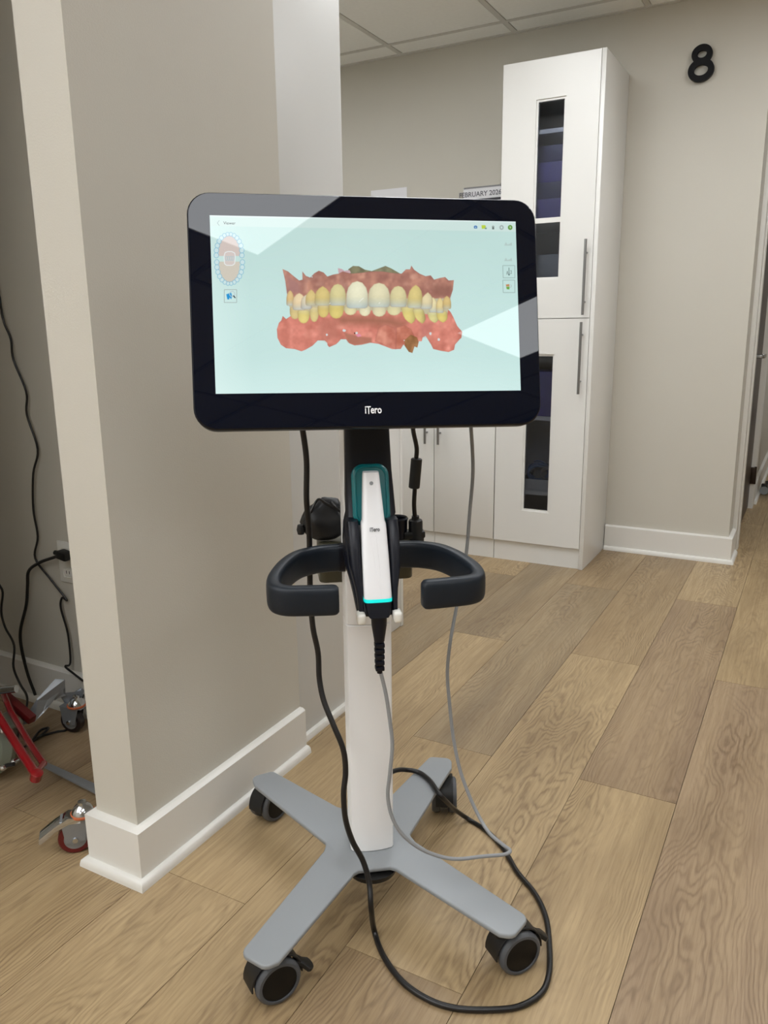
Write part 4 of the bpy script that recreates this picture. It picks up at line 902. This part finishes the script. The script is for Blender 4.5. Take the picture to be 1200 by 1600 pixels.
# nook cords
WN = 1.482
def cord(pts, r, label, name='hanging_cable'):
    P = [at_y(x, y, d) if z is None else at_z(x, y, z) for x, y, d, z in pts]
    b = new_bm(); sweep(b, spline(P, 6), circ(r, 10)); return tag(obj(name, b, 'cable_black', loc=P[-1]), label, 'cord')
a_ = [(-30, -200), (-22, 60), (-12, 260), (-6, 420), (0, 470), (6, 503), (17, 530), (21, 562), (41, 612), (42, 648), (59, 702), (52, 740), (52, 795), (59, 838), (55, 872), (80, 906), (104, 937)]
cord([(x, y, WN-.012, None) for x, y in a_] + [(97, 934, WN-.01, None), (95, 950, WN-.012, None), (106, 990, WN-.012, None), (110, 1035, WN-.014, None), (102, 1041, WN-.03, None), (112, 1050, WN-.03, None), (130, 1064, WN-.03, None)], .0032, 'long thin black cord with kinks running down the dark nook wall')
cord([(x, y, WN-.02, None) for x, y in ((96, 867), (84, 871), (62, 879), (45, 892), (43, 915), (41, 945), (32, 985), (34, 1015), (44, 1055), (55, 1085), (57, 1098))], .0048, 'thicker black cord drooping from the plug in the nook outlet')
b = new_bm(); pq = at_y(100, 866, WN-.03)
box(b, -.014, .026, -.020, .012, -.012, .012, .005, 2); sweep(b, [Vector((-.012, -.004, 0)), Vector((-.032, -.004, -.003))], circ(.007, 12)); pg = tag(obj('power_plug', b, 'rubber_black'), 'black power plug pushed into the nook wall outlet', 'plug'); pg.location = pq; pg.rotation_euler = (0, .15, 0)
cord([(-60, 300, 1.468, None), (-50, 520, 1.465, None), (-30, 720, 1.46, None), (-14, 840, 1.44, None), (-4, 905, 1.40, None), (4, 925, 1.40, None), (2, 955, 1.40, None), (8, 980, 1.39, None), (22, 1008, 1.38, None), (21, 1042, 1.36, None), (31, 1068, 1.33, None), (42, 1088, 1.30, None), (40, 1112, 1.26, None), (30, 1140, 1.2, None), (26, 1165, 1.15, None)], .0034, 'thin black cord at the far left hanging down behind the red foot frame')
cord([(18, 1172, 0, .01), (38, 1167, 0, .004), (60, 1152, 0, .004), (74, 1140, 0, .004), (74, 1137, 0, .004), (62, 1142, 0, .004), (50, 1158, 0, .008), (58, 1153, 0, .012), (68, 1149, 0, .004), (90, 1143, 0, .004), (104, 1140, 0, .004), (114, 1126, 0, .006), (122, 1108, 0, .03), (130, 1086, 0, .09)], .0032, 'thin black cord looped on the dark floor under the red foot frame', 'floor_cable')
# ------------------------------------------------------------------ rolling stool beyond the passage door
sx, sy = -.01, 5.83
sto = empty('rolling_stool', (sx, sy, 0), 'rolling stool at the far right edge, only a grey caster in view', 'stool')
b = new_bm()
for k in range(5):
    a = math.radians(190+72*k); p = Vector((math.cos(a)*.24, math.sin(a)*.24, 0)); sweep(b, [Vector((0, 0, .10)), p*.5+Vector((0, 0, .095)), p+Vector((0, 0, .078))], superell(.018, .012, 14, .6), up=(0, 0, 1))
lathe(b, [(0, .07), (.04, .075), (.04, .12), (.02, .13), (0, .13)], 24); obj('base', b, 'rubber_black', sto)
b = new_bm(); lathe(b, [(0, .13), (.014, .13), (.014, .46), (0, .46)], 20); obj('gas_lift', b, 'chrome', sto)
b = new_bm(); lathe(b, [(0, .46), (.16, .46), (.18, .48), (.18, .53), (.16, .55), (0, .555)], 36); obj('seat', b, 'rubber_black', sto)
for k in range(5):
    a = math.radians(190+72*k); cx, cy = math.cos(a)*.245, math.sin(a)*.245
    b = new_bm(); box(b, cx-.02, cx+.02, cy-.012, cy+.012, .03, .072, .006, 2); cs = obj('caster', b, 'rubber_black', sto)
    for s in (-1, 1):
        b = new_bm(); lathe(b, [(0, -.009), (.026, -.009), (.028, 0), (.026, .009), (0, .009)], 24, Matrix.Translation((cx, cy+s*.021, .0285)) @ Matrix.Rotation(math.pi/2, 4, 'X')); obj('wheel', b, 'pack_grey', cs)
